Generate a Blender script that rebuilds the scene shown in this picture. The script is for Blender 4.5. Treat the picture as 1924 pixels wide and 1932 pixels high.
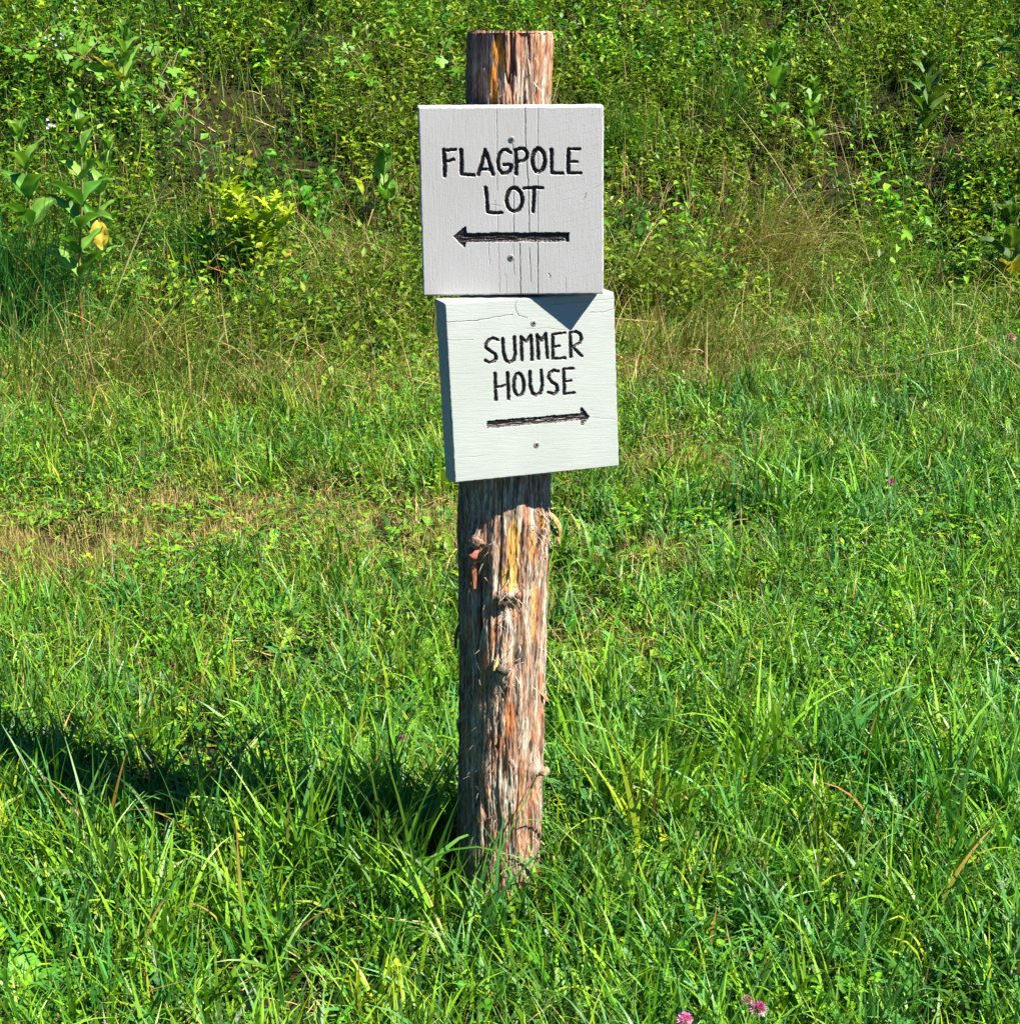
import bpy, math, random
import numpy as np
from mathutils import Matrix, Vector
rng = np.random.default_rng(7)
random.seed(7)
R = math.radians
for o in list(bpy.data.objects): bpy.data.objects.remove(o)
scn = bpy.context.scene
C = scn.collection
# ------------------------------------------------------------------ camera, sky, sun, exposure
CAMZ, PITCH, FPX = 1.45, R(16.9), 3450.0            # FPX: focal length in units where the frame is 1924 wide
cam_d = bpy.data.cameras.new('camera'); cam = bpy.data.objects.new('camera', cam_d); C.objects.link(cam)
cam.location = (0, 0, CAMZ); cam.rotation_euler = (math.pi/2-PITCH, 0, 0)
cam_d.sensor_fit = 'HORIZONTAL'; cam_d.sensor_width = 36; cam_d.lens = 36*FPX/1924
cam_d.clip_start = 0.05; cam_d.clip_end = 2000
scn.camera = cam
SUN_EL, SUN_AZ = R(49), R(65)                      # azimuth of the sun from the direction post->camera, towards +x
SX, SY, SZ = math.cos(SUN_EL)*math.sin(SUN_AZ), -math.cos(SUN_EL)*math.cos(SUN_AZ), math.sin(SUN_EL)
w = bpy.data.worlds.new('World'); scn.world = w; w.use_nodes = True
nt = w.node_tree; nt.nodes.clear()
sky = nt.nodes.new('ShaderNodeTexSky'); sky.sky_type = 'NISHITA'; sky.sun_disc = False
sky.sun_elevation = SUN_EL; sky.sun_rotation = math.atan2(SX, SY); sky.altitude = 200
sky.air_density = 1.0; sky.dust_density = 0.4; sky.ozone_density = 10.0
bg = nt.nodes.new('ShaderNodeBackground'); bg.inputs[1].default_value = 0.04
wo = nt.nodes.new('ShaderNodeOutputWorld')
hs = nt.nodes.new('ShaderNodeHueSaturation'); hs.inputs['Saturation'].default_value = 1.3
nt.links.new(sky.outputs[0], hs.inputs['Color']); nt.links.new(hs.outputs[0], bg.inputs[0]); nt.links.new(bg.outputs[0], wo.inputs[0])
sd = bpy.data.lights.new('sun', 'SUN'); sd.energy = 5.0; sd.angle = R(0.5); sd.color = (1.0, 0.93, 0.80)
so = bpy.data.objects.new('sun', sd); C.objects.link(so)
so.rotation_euler = Vector((SX, SY, SZ)).to_track_quat('Z', 'Y').to_euler(); so.location = (3, -2, 6)
scn.view_settings.view_transform = 'Standard'; scn.view_settings.look = 'None'
scn.view_settings.exposure = 1.52; scn.view_settings.gamma = 1
scn.cycles.max_bounces = 4; scn.cycles.diffuse_bounces = 2; scn.cycles.transparent_max_bounces = 4

# ------------------------------------------------------------------ numeric helpers
def _h(ix, iy, s):
    n = (ix.astype(np.int64)*374761393 + iy.astype(np.int64)*668265263 + s*1442695041) & 0xffffffff
    n = ((n ^ (n >> 13))*1274126177) & 0xffffffff
    n = (n ^ (n >> 16)) & 0xffffff
    return n/float(0xffffff)
def vnoise(x, y, s=0):
    x = np.asarray(x, float); y = np.asarray(y, float)
    ix = np.floor(x); iy = np.floor(y); fx = x-ix; fy = y-iy
    fx = fx*fx*(3-2*fx); fy = fy*fy*(3-2*fy)
    a = _h(ix, iy, s); b = _h(ix+1, iy, s); c = _h(ix, iy+1, s); d = _h(ix+1, iy+1, s)
    return (a*(1-fx)+b*fx)*(1-fy)+(c*(1-fx)+d*fx)*fy
def fbm(x, y, s=0, o=4, g=.5):
    t = 0; a = 1; n = 0
    for i in range(o):
        t = t+a*vnoise(np.asarray(x)*2**i, np.asarray(y)*2**i, s+i*17); n += a; a *= g
    return t/n
def sstep(a, b, x):
    t = np.clip((x-a)/(b-a), 0, 1); return t*t*(3-2*t)
def gauss(x, y, cx, cy, rx, ry): return np.exp(-((x-cx)/rx)**2-((y-cy)/ry)**2)
def mix(a, b, t):
    a = np.asarray(a, float); b = np.asarray(b, float); t = np.asarray(t)[..., None]
    return a*(1-t)+b*t
def U(a, b, n): return rng.uniform(a, b, n)

# ------------------------------------------------------------------ mesh helpers
def make_mesh(name, V, tris=None, quads=None, col=None, mat=None, smooth=True, mats=None, midx=None):
    me = bpy.data.meshes.new(name)
    V = np.asarray(V, np.float32).reshape(-1, 3)
    nt_ = 0 if tris is None else len(tris); nq = 0 if quads is None else len(quads)
    idx = []
    if nt_: idx.append(np.asarray(tris, np.int32).ravel())
    if nq: idx.append(np.asarray(quads, np.int32).ravel())
    idx = np.concatenate(idx)
    ls = np.concatenate([np.arange(nt_, dtype=np.int32)*3, nt_*3+np.arange(nq, dtype=np.int32)*4])
    me.vertices.add(len(V)); me.vertices.foreach_set('co', V.ravel())
    me.loops.add(len(idx)); me.loops.foreach_set('vertex_index', idx)
    me.polygons.add(len(ls)); me.polygons.foreach_set('loop_start', ls)
    if smooth: me.polygons.foreach_set('use_smooth', np.ones(len(ls), bool))
    if col is not None:
        a = me.color_attributes.new('Col', 'FLOAT_COLOR', 'POINT')
        c = np.ones((len(V), 4), np.float32); c[:, :3] = col; a.data.foreach_set('color', c.ravel())
    if mat: me.materials.append(mat)
    me.update(calc_edges=True)
    return me
def obj(name, me, parent=None, label=None, cat=None, group=None, kind=None, loc=None, mtx=None):
    o = bpy.data.objects.new(name, me); C.objects.link(o)
    if parent: o.parent = parent
    for k, v in (('label', label), ('category', cat), ('group', group), ('kind', kind)):
        if v: o[k] = v
    if loc is not None: o.location = loc
    if mtx is not None: o.matrix_world = mtx
    return o
class Bag:                                          # collects pieces of ONE mesh
    def __init__(s): s.V = []; s.T = []; s.Q = []; s.K = []; s.n = 0
    def add(s, V, T=None, Q=None, K=(1, 1, 1)):
        V = np.asarray(V, float).reshape(-1, 3)
        K = np.broadcast_to(np.asarray(K, float), (len(V), 3))
        s.V.append(V); s.K.append(K)
        if T is not None and len(T): s.T.append(np.asarray(T)+s.n)
        if Q is not None and len(Q): s.Q.append(np.asarray(Q)+s.n)
        s.n += len(V)
    def mesh(s, name, mat, smooth=True):
        return make_mesh(name, np.concatenate(s.V), np.concatenate(s.T) if s.T else None,
                         np.concatenate(s.Q) if s.Q else None, np.concatenate(s.K), mat, smooth)

# ------------------------------------------------------------------ terrain
def ground_z(x, y):
    x = np.asarray(x, float); y = np.asarray(y, float)
    e = 7.3+0.35*np.sin(x*1.3+.6)+.25*np.clip(x, -2, 3)
    d = np.clip(y-e, 0, None)
    rise = 0.40*(np.sqrt(d*d+0.25)-.5)
    rise = 2.6*np.tanh(rise/2.6)
    near = np.exp(-((x*x+y*y)/900.))
    return rise+(.05*(fbm(x*.9, y*.9, 3, 3)-.5)+.022*(fbm(x*4, y*4, 9, 2)-.5))*near
def pix_ray(px, py):
    dx, dy = (px-962)/FPX, (py-966)/FPX
    f = np.array([0, math.cos(PITCH), -math.sin(PITCH)]); u = np.array([0, math.sin(PITCH), math.cos(PITCH)])
    return f+dx*np.array([1, 0, 0])-dy*u
def at_Y(px, py, Y):
    d = pix_ray(px, py); return np.array([0, 0, CAMZ])+d*(Y/d[1])
def at(px, py, h=0.):                               # point on the ground seen at a pixel
    d = pix_ray(px, py); t = 1.2
    for _ in range(4000):
        p = np.array([0, 0, CAMZ])+d*t
        if p[2] <= ground_z(p[0], p[1])+h: break
        t += .006
    return p

# ------------------------------------------------------------------ materials
def new_mat(name):
    m = bpy.data.materials.new(name); m.use_nodes = True
    nt = m.node_tree; nt.nodes.clear()
    return m, nt, lambda t: nt.nodes.new(t), nt.links.new
def leaf_mat(name, rough=.42, trans=.35, spec=.5, boost=(1.25, 1.35, .5), scale=60):
    m, nt, N, L = new_mat(name)
    at_ = N('ShaderNodeAttribute'); at_.attribute_name = 'Col'
    tc = N('ShaderNodeTexCoord'); no = N('ShaderNodeTexNoise'); no.inputs['Scale'].default_value = scale; no.inputs['Detail'].default_value = 3
    L(tc.outputs['Object'], no.inputs['Vector'])
    mr = N('ShaderNodeMapRange'); mr.inputs[3].default_value = .72; mr.inputs[4].default_value = 1.28; L(no.outputs[0], mr.inputs[0])
    mu = N('ShaderNodeVectorMath'); mu.operation = 'SCALE'; L(at_.outputs['Color'], mu.inputs[0]); L(mr.outputs[0], mu.inputs['Scale'])
    pb = N('ShaderNodeBsdfPrincipled'); pb.inputs['Roughness'].default_value = rough; pb.inputs['Specular IOR Level'].default_value = spec
    L(mu.outputs[0], pb.inputs['Base Color'])
    tm = N('ShaderNodeVectorMath'); tm.operation = 'MULTIPLY'; tm.inputs[1].default_value = boost; L(mu.outputs[0], tm.inputs[0])
    tb = N('ShaderNodeBsdfTranslucent'); L(tm.outputs[0], tb.inputs[0])
    mx = N('ShaderNodeMixShader'); mx.inputs[0].default_value = trans
    L(pb.outputs[0], mx.inputs[1]); L(tb.outputs[0], mx.inputs[2])
    out = N('ShaderNodeOutputMaterial'); L(mx.outputs[0], out.inputs[0])
    return m
M_grass = leaf_mat('grass_blade', .45, .22, .35)
M_leaf = leaf_mat('weed_leaf', .48, .25, .35, scale=35)
M_big = leaf_mat('broad_leaf', .5, .28, .3, scale=22)
M_dry = leaf_mat('dry_straw', .6, .15, .3, boost=(1, 1, 1))
def soil_mat():
    m, nt, N, L = new_mat('soil')
    tc = N('ShaderNodeTexCoord'); n1 = N('ShaderNodeTexNoise'); n1.inputs['Scale'].default_value = 9; n1.inputs['Detail'].default_value = 8
    L(tc.outputs['Object'], n1.inputs['Vector'])
    cr = N('ShaderNodeValToRGB'); e = cr.color_ramp.elements
    e[0].position = .3; e[0].color = (.012, .009, .005, 1); e[1].position = .7; e[1].color = (.035, .030, .012, 1)
    L(n1.outputs[0], cr.inputs[0])
    pb = N('ShaderNodeBsdfPrincipled'); pb.inputs['Roughness'].default_value = .95; pb.inputs['Specular IOR Level'].default_value = .1
    L(cr.outputs[0], pb.inputs['Base Color'])
    bp = N('ShaderNodeBump'); bp.inputs['Distance'].default_value = .02; n2 = N('ShaderNodeTexNoise'); n2.inputs['Scale'].default_value = 60
    L(tc.outputs['Object'], n2.inputs['Vector']); L(n2.outputs[0], bp.inputs['Height']); L(bp.outputs[0], pb.inputs['Normal'])
    out = N('ShaderNodeOutputMaterial'); L(pb.outputs[0], out.inputs[0]); return m
def bark_mat():
    m, nt, N, L = new_mat('cedar_bark')
    at_ = N('ShaderNodeAttribute'); at_.attribute_name = 'Col'
    tc = N('ShaderNodeTexCoord'); mp = N('ShaderNodeMapping'); mp.inputs['Scale'].default_value = (620, 620, 75)
    L(tc.outputs['Object'], mp.inputs['Vector'])
    n1 = N('ShaderNodeTexNoise'); n1.inputs['Scale'].default_value = 1; n1.inputs['Detail'].default_value = 5; n1.inputs['Distortion'].default_value = .6
    L(mp.outputs[0], n1.inputs['Vector'])
    mr = N('ShaderNodeMapRange'); mr.inputs[1].default_value = .32; mr.inputs[2].default_value = .68
    mr.inputs[3].default_value = .42; mr.inputs[4].default_value = 1.45; L(n1.outputs[0], mr.inputs[0])
    mu = N('ShaderNodeVectorMath'); mu.operation = 'SCALE'; L(at_.outputs['Color'], mu.inputs[0]); L(mr.outputs[0], mu.inputs['Scale'])
    pb = N('ShaderNodeBsdfPrincipled'); pb.inputs['Roughness'].default_value = .7; pb.inputs['Specular IOR Level'].default_value = .3
    L(mu.outputs[0], pb.inputs['Base Color'])
    bp = N('ShaderNodeBump'); bp.inputs['Distance'].default_value = .0012; bp.inputs['Strength'].default_value = .9
    L(n1.outputs[0], bp.inputs['Height']); L(bp.outputs[0], pb.inputs['Normal'])
    out = N('ShaderNodeOutputMaterial'); L(pb.outputs[0], out.inputs[0]); return m
def paint_mat(name, stretch, base):
    m, nt, N, L = new_mat(name)
    at_ = N('ShaderNodeAttribute'); at_.attribute_name = 'Col'
    tc = N('ShaderNodeTexCoord'); mp = N('ShaderNodeMapping'); mp.inputs['Scale'].default_value = stretch
    L(tc.outputs['Object'], mp.inputs['Vector'])
    n1 = N('ShaderNodeTexNoise'); n1.inputs['Scale'].default_value = 1; n1.inputs['Detail'].default_value = 6; L(mp.outputs[0], n1.inputs['Vector'])
    n3 = N('ShaderNodeTexNoise'); n3.inputs['Scale'].default_value = 9; n3.inputs['Detail'].default_value = 5; L(tc.outputs['Object'], n3.inputs['Vector'])
    mr = N('ShaderNodeMapRange'); mr.inputs[1].default_value = .25; mr.inputs[2].default_value = .5; mr.inputs[3].default_value = .90; mr.inputs[4].default_value = 1.0
    L(n1.outputs[0], mr.inputs[0])
    cr = N('ShaderNodeValToRGB'); e = cr.color_ramp.elements
    e[0].position = .35; e[0].color = (base[0]*.93, base[1]*.93, base[2]*.90, 1); e[1].position = .65; e[1].color = (*base, 1)
    L(n3.outputs[0], cr.inputs[0])
    mu = N('ShaderNodeVectorMath'); mu.operation = 'MULTIPLY'; L(at_.outputs['Color'], mu.inputs[0]); L(cr.outputs[0], mu.inputs[1])
    m2 = N('ShaderNodeVectorMath'); m2.operation = 'SCALE'; L(mu.outputs[0], m2.inputs[0]); L(mr.outputs[0], m2.inputs['Scale'])
    pb = N('ShaderNodeBsdfPrincipled'); pb.inputs['Roughness'].default_value = .55; pb.inputs['Specular IOR Level'].default_value = .35
    L(m2.outputs[0], pb.inputs['Base Color'])
    bp = N('ShaderNodeBump'); bp.inputs['Distance'].default_value = .0004; bp.inputs['Strength'].default_value = .3
    L(n1.outputs[0], bp.inputs['Height']); L(bp.outputs[0], pb.inputs['Normal'])
    out = N('ShaderNodeOutputMaterial'); L(pb.outputs[0], out.inputs[0]); return m
def simple_mat(name, col, rough=.5, metal=0, nscale=200, amp=.3, bump=.0006):
    m, nt, N, L = new_mat(name)
    tc = N('ShaderNodeTexCoord'); n1 = N('ShaderNodeTexNoise'); n1.inputs['Scale'].default_value = nscale; n1.inputs['Detail'].default_value = 4
    L(tc.outputs['Object'], n1.inputs['Vector'])
    cr = N('ShaderNodeValToRGB'); e = cr.color_ramp.elements
    e[0].position = .3; e[0].color = (*[c*(1-amp) for c in col], 1); e[1].position = .7; e[1].color = (*[c*(1+amp) for c in col], 1)
    L(n1.outputs[0], cr.inputs[0])
    pb = N('ShaderNodeBsdfPrincipled'); pb.inputs['Roughness'].default_value = rough; pb.inputs['Metallic'].default_value = metal
    L(cr.outputs[0], pb.inputs['Base Color'])
    bp = N('ShaderNodeBump'); bp.inputs['Distance'].default_value = bump; L(n1.outputs[0], bp.inputs['Height']); L(bp.outputs[0], pb.inputs['Normal'])
    out = N('ShaderNodeOutputMaterial'); L(pb.outputs[0], out.inputs[0]); return m
M_soil = soil_mat(); M_bark = bark_mat()
M_ink = simple_mat('carved_dark_paint', (.018, .013, .014), .36, 0, 500, .5, .001)
M_screw = simple_mat('galvanised_screw', (.33, .32, .31), .5, .35, 900, .35, .0002)
M_slot = simple_mat('screw_recess', (.012, .012, .012), .6, .2)

# ------------------------------------------------------------------ ground sheet
def ground():
    a = np.concatenate([-np.geomspace(400, 6, 22), np.linspace(-5.5, 5.5, 140), np.geomspace(6, 400, 22)])
    b = np.concatenate([-np.geomspace(400, 1, 22), np.linspace(0, 18, 220), np.geomspace(19, 400, 30)])
    X, Y = np.meshgrid(a, b); Z = ground_z(X, Y)
    nx, ny = len(a), len(b); i = np.arange(nx*ny).reshape(ny, nx)
    q = np.stack([i[:-1, :-1], i[:-1, 1:], i[1:, 1:], i[1:, :-1]], -1).reshape(-1, 4)
    me = make_mesh('ground', np.stack([X, Y, Z], -1), quads=q, mat=M_soil)
    obj('ground', me, label='uneven soil under mown grass rising into a weedy bank', kind='structure')
ground()

# ================================================================== SIGNPOST
PD = 2.70                                            # distance of the post
AX = -0.0205
RP = 0.0665
def post_c(z): return AX+0.0215*(z/1.35)+.002*np.sin(z*4.0), 0*z
TOPZ = float(at_Y(958, 62, PD-RP)[2])
root = obj('signpost', None, label='rough cedar post with two white boards reading FLAGPOLE LOT and SUMMER HOUSE', cat='signpost', loc=(AX, PD, 0))
root.empty_display_size = .1
def zpix(py, Y=None): return float(at_Y(950, py, PD-RP if Y is None else Y)[2])
def post_pix(px, py):                                # pixel -> (theta, z) on the post's front; theta 0 faces camera, + to the right
    p = at_Y(px, py, PD-RP*.9); s = (p[0]-post_c(p[2])[0])/RP
    return math.asin(max(-.98, min(.98, s))), float(p[2])
def post_rad(th, z):
    z = np.asarray(z, float); th = np.asarray(th, float)
    zz = z
    tw = th+.10*np.sin(z*5)+.05*fbm(z*9, th*0, 77, 2)        # fibres wander a little
    u = tw*RP
    fib = fbm(u/.0036, zz/.07, 1, 3)-.5
    fib2 = fbm(u/.0017, zz/.014, 5, 2)-.5
    pl = fbm(u/.014, zz/.12, 11, 4)
    crack = np.abs(fbm(u/.012, zz/.30, 31, 2)-.5)
    cr = np.exp(-(crack/.018)**2)*sstep(.42, .6, fbm(u/.02, zz/.1, 41, 2))
    low = fbm(u/.06, zz/.28, 21, 2)-.5
    r = RP*(1.0+.055*np.exp(-((z-.62)/.22)**2)-.095*sstep(.8, 1.25, z)+.03*np.exp(-np.abs(z)/.08)) + .0040*low+.0034*(sstep(.38, .62, pl)-.5)+.0017*fib*2+.0012*fib2*2-.0050*cr
    # knots, folds and hollows the photograph shows
    for (px, py, rt, rz, a) in ((905, 1022, .16, .020, .016), (912, 1082, .17, .050, -.010), (893, 1085, .07, .05, .006),
                                (958, 1118, .30, .010, .008), (960, 1145, .26, .014, -.010), (950, 1255, .22, .028, .009), (975, 1250, .14, .02, -.008), (935, 1262, .10, .015, -.007),
                                (1010, 1465, .16, .014, .010), (1012, 1500, .14, .03, -.008), (1020, 1000, .2, .02, .008)):
        t0, z0 = post_pix(px, py)
        r = r+a*np.exp(-((th-t0)/rt)**2-((z-z0)/rz)**2)
    return r, fib, fib2, pl, cr
def post_color(th, z, fib, fib2, pl, cr):
    u = th*RP
    grey = np.array([.32, .235, .175]); white = np.array([.60, .50, .40]); pink = np.array([.42, .20, .115])
    orange = np.array([.56, .25, .08]); dark = np.array([.085, .045, .028]); rust = np.array([.34, .12, .055])
    a = fbm(u/.0036+5, z/.035, 51, 4, .62); b = fbm(u/.011, z/.045, 61, 4, .6); c = fbm(u/.005, z/.03, 71, 4, .6); d = fbm(u/.022, z/.13, 81, 2)
    k = mix(grey, white, sstep(.34, .58, a))
    k = mix(k, pink, sstep(.42, .60, b)*.85)
    k = k*(1-(.5*sstep(.50, .68, c)*sstep(.3, .6, d))[..., None])+orange*(.5*sstep(.50, .68, c)*sstep(.3, .6, d))[..., None]
    k = mix(k, rust, sstep(.60, .74, fbm(u/.010+9, z/.045, 91, 3))*.6)
    k = mix(k, dark, np.clip(sstep(.46, .30, fib+.5)*.60+cr*.95, 0, 1))
    # resin streaks and fresh orange wood
    for (px, py, rt, rz, col) in ((968, 1040, .13, .052, (.74, .40, .10)), (962, 1088, .21, .020, (.74, .43, .13)), (944, 1035, .035, .012, (.72, .34, .04)),
                                  (1014, 985, .06, .014, (.72, .33, .05)), (936, 98, .11, .020, (.62, .26, .02)), (928, 165, .11, .030, (.60, .22, .02)), (948, 118, .07, .018, (.68, .32, .03)),
                                  (962, 1360, .12, .03, (.50, .19, .07)), (1000, 1030, .06, .03, (.62, .32, .09)), (1005, 1160, .07, .05, (.62, .34, .12))):
        t0, z0 = post_pix(px, py)
        e = ((th-t0)/rt)**2+((z-z0)/rz)**2+(fbm(u/.006, z/.02, 7, 2)-.5)*1.1
        k = mix(k, col, sstep(1.25, .85, e))
    for (px, py, rt, rz) in ((984, 1060, .022, .045), (985, 60+60, .018, .06)):
        t0, z0 = post_pix(px, py)
        e = ((th-t0-.02*np.sin(z*60))/rt)**2+((z-z0)/rz)**2
        k = mix(k, (.16, .02, .01), sstep(1.2, .8, e))
    # shade of the left side painted into the bark colour as dark brown
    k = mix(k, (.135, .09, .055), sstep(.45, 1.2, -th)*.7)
    return k*(.58+.56*fbm(u/.0020, z/.012, 15, 3))[..., None]
def build_post():
    nth, nz = 460, 1250
    th = np.linspace(-math.pi, math.pi, nth, endpoint=False); z = np.linspace(-.15, TOPZ, nz)
    T, Z = np.meshgrid(th, z)
    # seamless: blend noise near the back seam is not needed, the seam faces away
    r, fib, fib2, pl, cr = post_rad(T, Z)
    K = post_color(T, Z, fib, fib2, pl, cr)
    edge = sstep(TOPZ, TOPZ-.006, Z)
    r = r-.002*(1-edge)
    topcut = .0035*(fbm(T*9, T*0, 5, 3)-.5)
    cx, _ = post_c(Z)
    X = cx-AX+r*np.sin(T); Y = -r*np.cos(T)
    Zw = Z+(sstep(TOPZ-.12, TOPZ, Z))*(topcut-.055*Y)
    V = np.stack([X, Y, Zw], -1).reshape(-1, 3)
    i = np.arange(nth*nz).reshape(nz, nth); j = np.roll(i, -1, axis=1)
    q = np.stack([i[:-1], j[:-1], j[1:], i[1:]], -1).reshape(-1, 4)
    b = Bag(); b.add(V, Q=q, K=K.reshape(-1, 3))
    # peeling strips of bark
    n = 420
    T0 = []; Q0 = []
    for s in range(n):
        t0 = rng.uniform(-1.75, 1.75); z0 = rng.uniform(.02, TOPZ-.03); L = rng.uniform(.02, .09); wd = rng.uniform(.0008, .0028)
        m = 7; tt = np.linspace(0, 1, m)
        zz = z0+(tt-.5)*L; thc = t0+rng.normal(0, .03)*tt
        lift = .0012+rng.choice([0, 0, 0, .003, .008])*np.abs(2*tt-1)**2*rng.random()
        if rng.random() < .5: lift = lift*(tt > .5)+.001
        w_ = wd*np.sin(np.pi*(tt*.84+.08))**.6/RP*.5
        vs = []
        for sg in (-1, 1):
            a = thc+sg*w_*(1-.3*tt)
            rr = post_rad(a, zz)[0]+lift+.0004*sg
            vs.append(np.stack([post_c(zz)[0]-AX+rr*np.sin(a), -rr*np.cos(a), zz], -1))
        VV = np.stack(vs, 1).reshape(-1, 3)
        k = np.arange(m-1)*2
        pal = [(.62, .54, .46), (.44, .38, .33), (.45, .24, .16), (.58, .30, .12), (.30, .15, .09), (.70, .62, .54)]
        col = np.array(pal[rng.integers(0, 6)])*rng.uniform(.5, .95)
        b.add(VV, Q=np.stack([k, k+1, k+3, k+2], -1), K=col)
    KIDS = []
    # sawn top
    a = np.linspace(0, 2*math.pi, 90, endpoint=False); tb = Bag()
    rings = [np.array([[0, 0, 0]])]
    for f in (.25, .5, .75, .98):
        rr = (RP-.004)*f; x = post_c(TOPZ)[0]-AX+rr*np.sin(a); y = -rr*np.cos(a)
        rings.append(np.stack([x, y, TOPZ-.003-.055*y+.0012*(fbm(x*300, y*300, 8, 2)-.5)], -1))
    rings[0] = np.array([[post_c(TOPZ)[0]-AX, 0, TOPZ-.003]])
    V = np.concatenate(rings); t = []; q = []
    for k in range(90): t.append((0, 1+k, 1+(k+1) % 90))
    for rI in range(3):
        for k in range(90):
            o = 1+rI*90; q.append((o+k, o+90+k, o+90+(k+1) % 90, o+(k+1) % 90))
    rad = np.hypot(V[:, 0], V[:, 1]); tb.add(V, t, q, mix((.50, .36, .2), (.66, .5, .3), (np.sin(rad*1600)*.5+.5)))
    KIDS.append(obj('sawn_top', tb.mesh('sawn_top', M_bark), root))
    # frayed fibres and hairs standing off the bark
    hb = b
    for s in range(560):
        left = rng.random() < .45
        t0 = rng.uniform(-1.7, -.5) if left else rng.uniform(-1.6, 1.7)
        z0 = rng.uniform(.05, TOPZ-.02); 
        if rng.random() < .30:
            c = [(950, 1250), (905, 1030), (960, 1120), (1015, 1000), (1022, 1030), (940, 1270)][rng.integers(0, 6)]
            t1, z1 = post_pix(*c); t0 = t1+rng.normal(0, .14); z0 = z1+rng.normal(0, .016)
        L = rng.uniform(.006, .022); m = 5; tt = np.linspace(0, 1, m)
        out = rng.uniform(.1, .7)*L; th_ = t0+rng.normal(0, .5)*L/RP*tt+rng.normal(0, .1)*tt**2
        rr = float(post_rad(t0, z0)[0])+out*np.sin(tt*rng.uniform(1.3, 2.8)); zz = z0+rng.choice([-1, 1])*L*tt
        P = np.stack([post_c(z0)[0]-AX+rr*np.sin(th_), -rr*np.cos(th_), zz], -1)
        wd = rng.uniform(.0003, .0008); sd_ = np.array([math.cos(t0), math.sin(t0), 0])*wd
        VV = np.stack([P-sd_, P+sd_], 1).reshape(-1, 3); k = np.arange(m-1)*2
        hb.add(VV, Q=np.stack([k, k+1, k+3, k+2], -1), K=np.array([.52, .43, .34])*rng.uniform(.5, 1.1))
    
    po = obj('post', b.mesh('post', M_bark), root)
    for k_ in KIDS: k_.parent = po
    # curled flaps of loose bark
    def flap(px, py, wid, hgt, out, col, ang=0., curl=1.4):
        t0, z0 = post_pix(px, py); m, n_ = 9, 7; fb = Bag()
        tt, ss = np.meshgrid(np.linspace(0, 1, m), np.linspace(-1, 1, n_), indexing='ij')
        rr0 = float(post_rad(t0, z0)[0])-.002
        al = tt*hgt*math.cos(ang); sid = ss*wid*.5*(1-.45*tt**2)+tt*hgt*math.sin(ang)
        lf = out*np.sin(tt*curl)+.0015*np.cos(ss*2.5)+.001*rng.standard_normal(tt.shape)*.5
        thx = t0+sid/RP; rr = rr0+lf
        P = np.stack([post_c(z0)[0]-AX+rr*np.sin(thx), -rr*np.cos(thx), z0-al], -1)
        P2 = P*1.0; P2[..., 0] -= .0012*np.sin(thx); P2[..., 1] += .0012*np.cos(thx)
        i = np.arange(m*n_).reshape(m, n_)
        q = np.stack([i[:-1, :-1], i[:-1, 1:], i[1:, 1:], i[1:, :-1]], -1).reshape(-1, 4)
        fb.add(P.reshape(-1, 3), Q=q, K=col); fb.add(P2.reshape(-1, 3), Q=q[:, ::-1], K=np.array(col)*.6)
        obj('loose_bark_flap', fb.mesh('loose_bark_flap', M_bark), po)
    flap(904, 1030, .016, .020, .014, (.36, .12, .085), .2, 2.4)
    flap(1026, 965, .012, .050, .020, (.46, .27, .11), .25, 1.9)
    flap(1030, 1000, .010, .035, .018, (.36, .2, .09), .1, 1.7)
    flap(1022, 1322, .010, .020, .010, (.48, .2, .08), .35, 1.7)
    flap(942, 1228, .008, .026, .012, (.58, .42, .16), -.25, 1.2)
    flap(896, 1045, .012, .055, .006, (.40, .16, .08), .1, 1.2)
    flap(868, 1185, .012, .05, .012, (.12, .07, .05), 0, 2.0)
    # branch stubs
    for (px, py, rad, ln, col) in ((1011, 1466, .0075, .018, (.30, .22, .13)), (950, 1127, .010, .009, (.13, .085, .05)), (908, 1020, .010, .012, (.26, .16, .11)), (948, 1256, .008, .010, (.13, .10, .08))):
        t0, z0 = post_pix(px, py); rr0 = float(post_rad(t0, z0)[0])-.004
        d = np.array([math.sin(t0), -math.cos(t0), .1]); s1 = np.array([math.cos(t0), math.sin(t0), 0]); s2 = np.cross(d, s1)
        c0 = np.array([post_c(z0)[0]-AX+rr0*math.sin(t0), -rr0*math.cos(t0), z0]); aa = np.linspace(0, 2*math.pi, 18, endpoint=False)
        sb = Bag(); VV = []
        for f, g in ((0, 1.35), (.5, 1.05), (.9, 1.0), (1.0, .82), (1.02, .02)):
            jit = 1+.26*rng.standard_normal(18)*(.6 if f < .5 else 1)
            VV.append(c0+d*ln*f+(np.cos(aa)*jit)[:, None]*s1*rad*g+(np.sin(aa)*jit)[:, None]*s2*rad*g*.8)
        k = np.arange(18); q = []
        for rI in range(4): q.append(np.stack([rI*18+k, rI*18+(k+1) % 18, (rI+1)*18+(k+1) % 18, (rI+1)*18+k], -1))
        sb.add(np.concatenate(VV), Q=np.concatenate(q), K=col)
        obj('branch_stub', sb.mesh('branch_stub', M_bark), po)
build_post()

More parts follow.
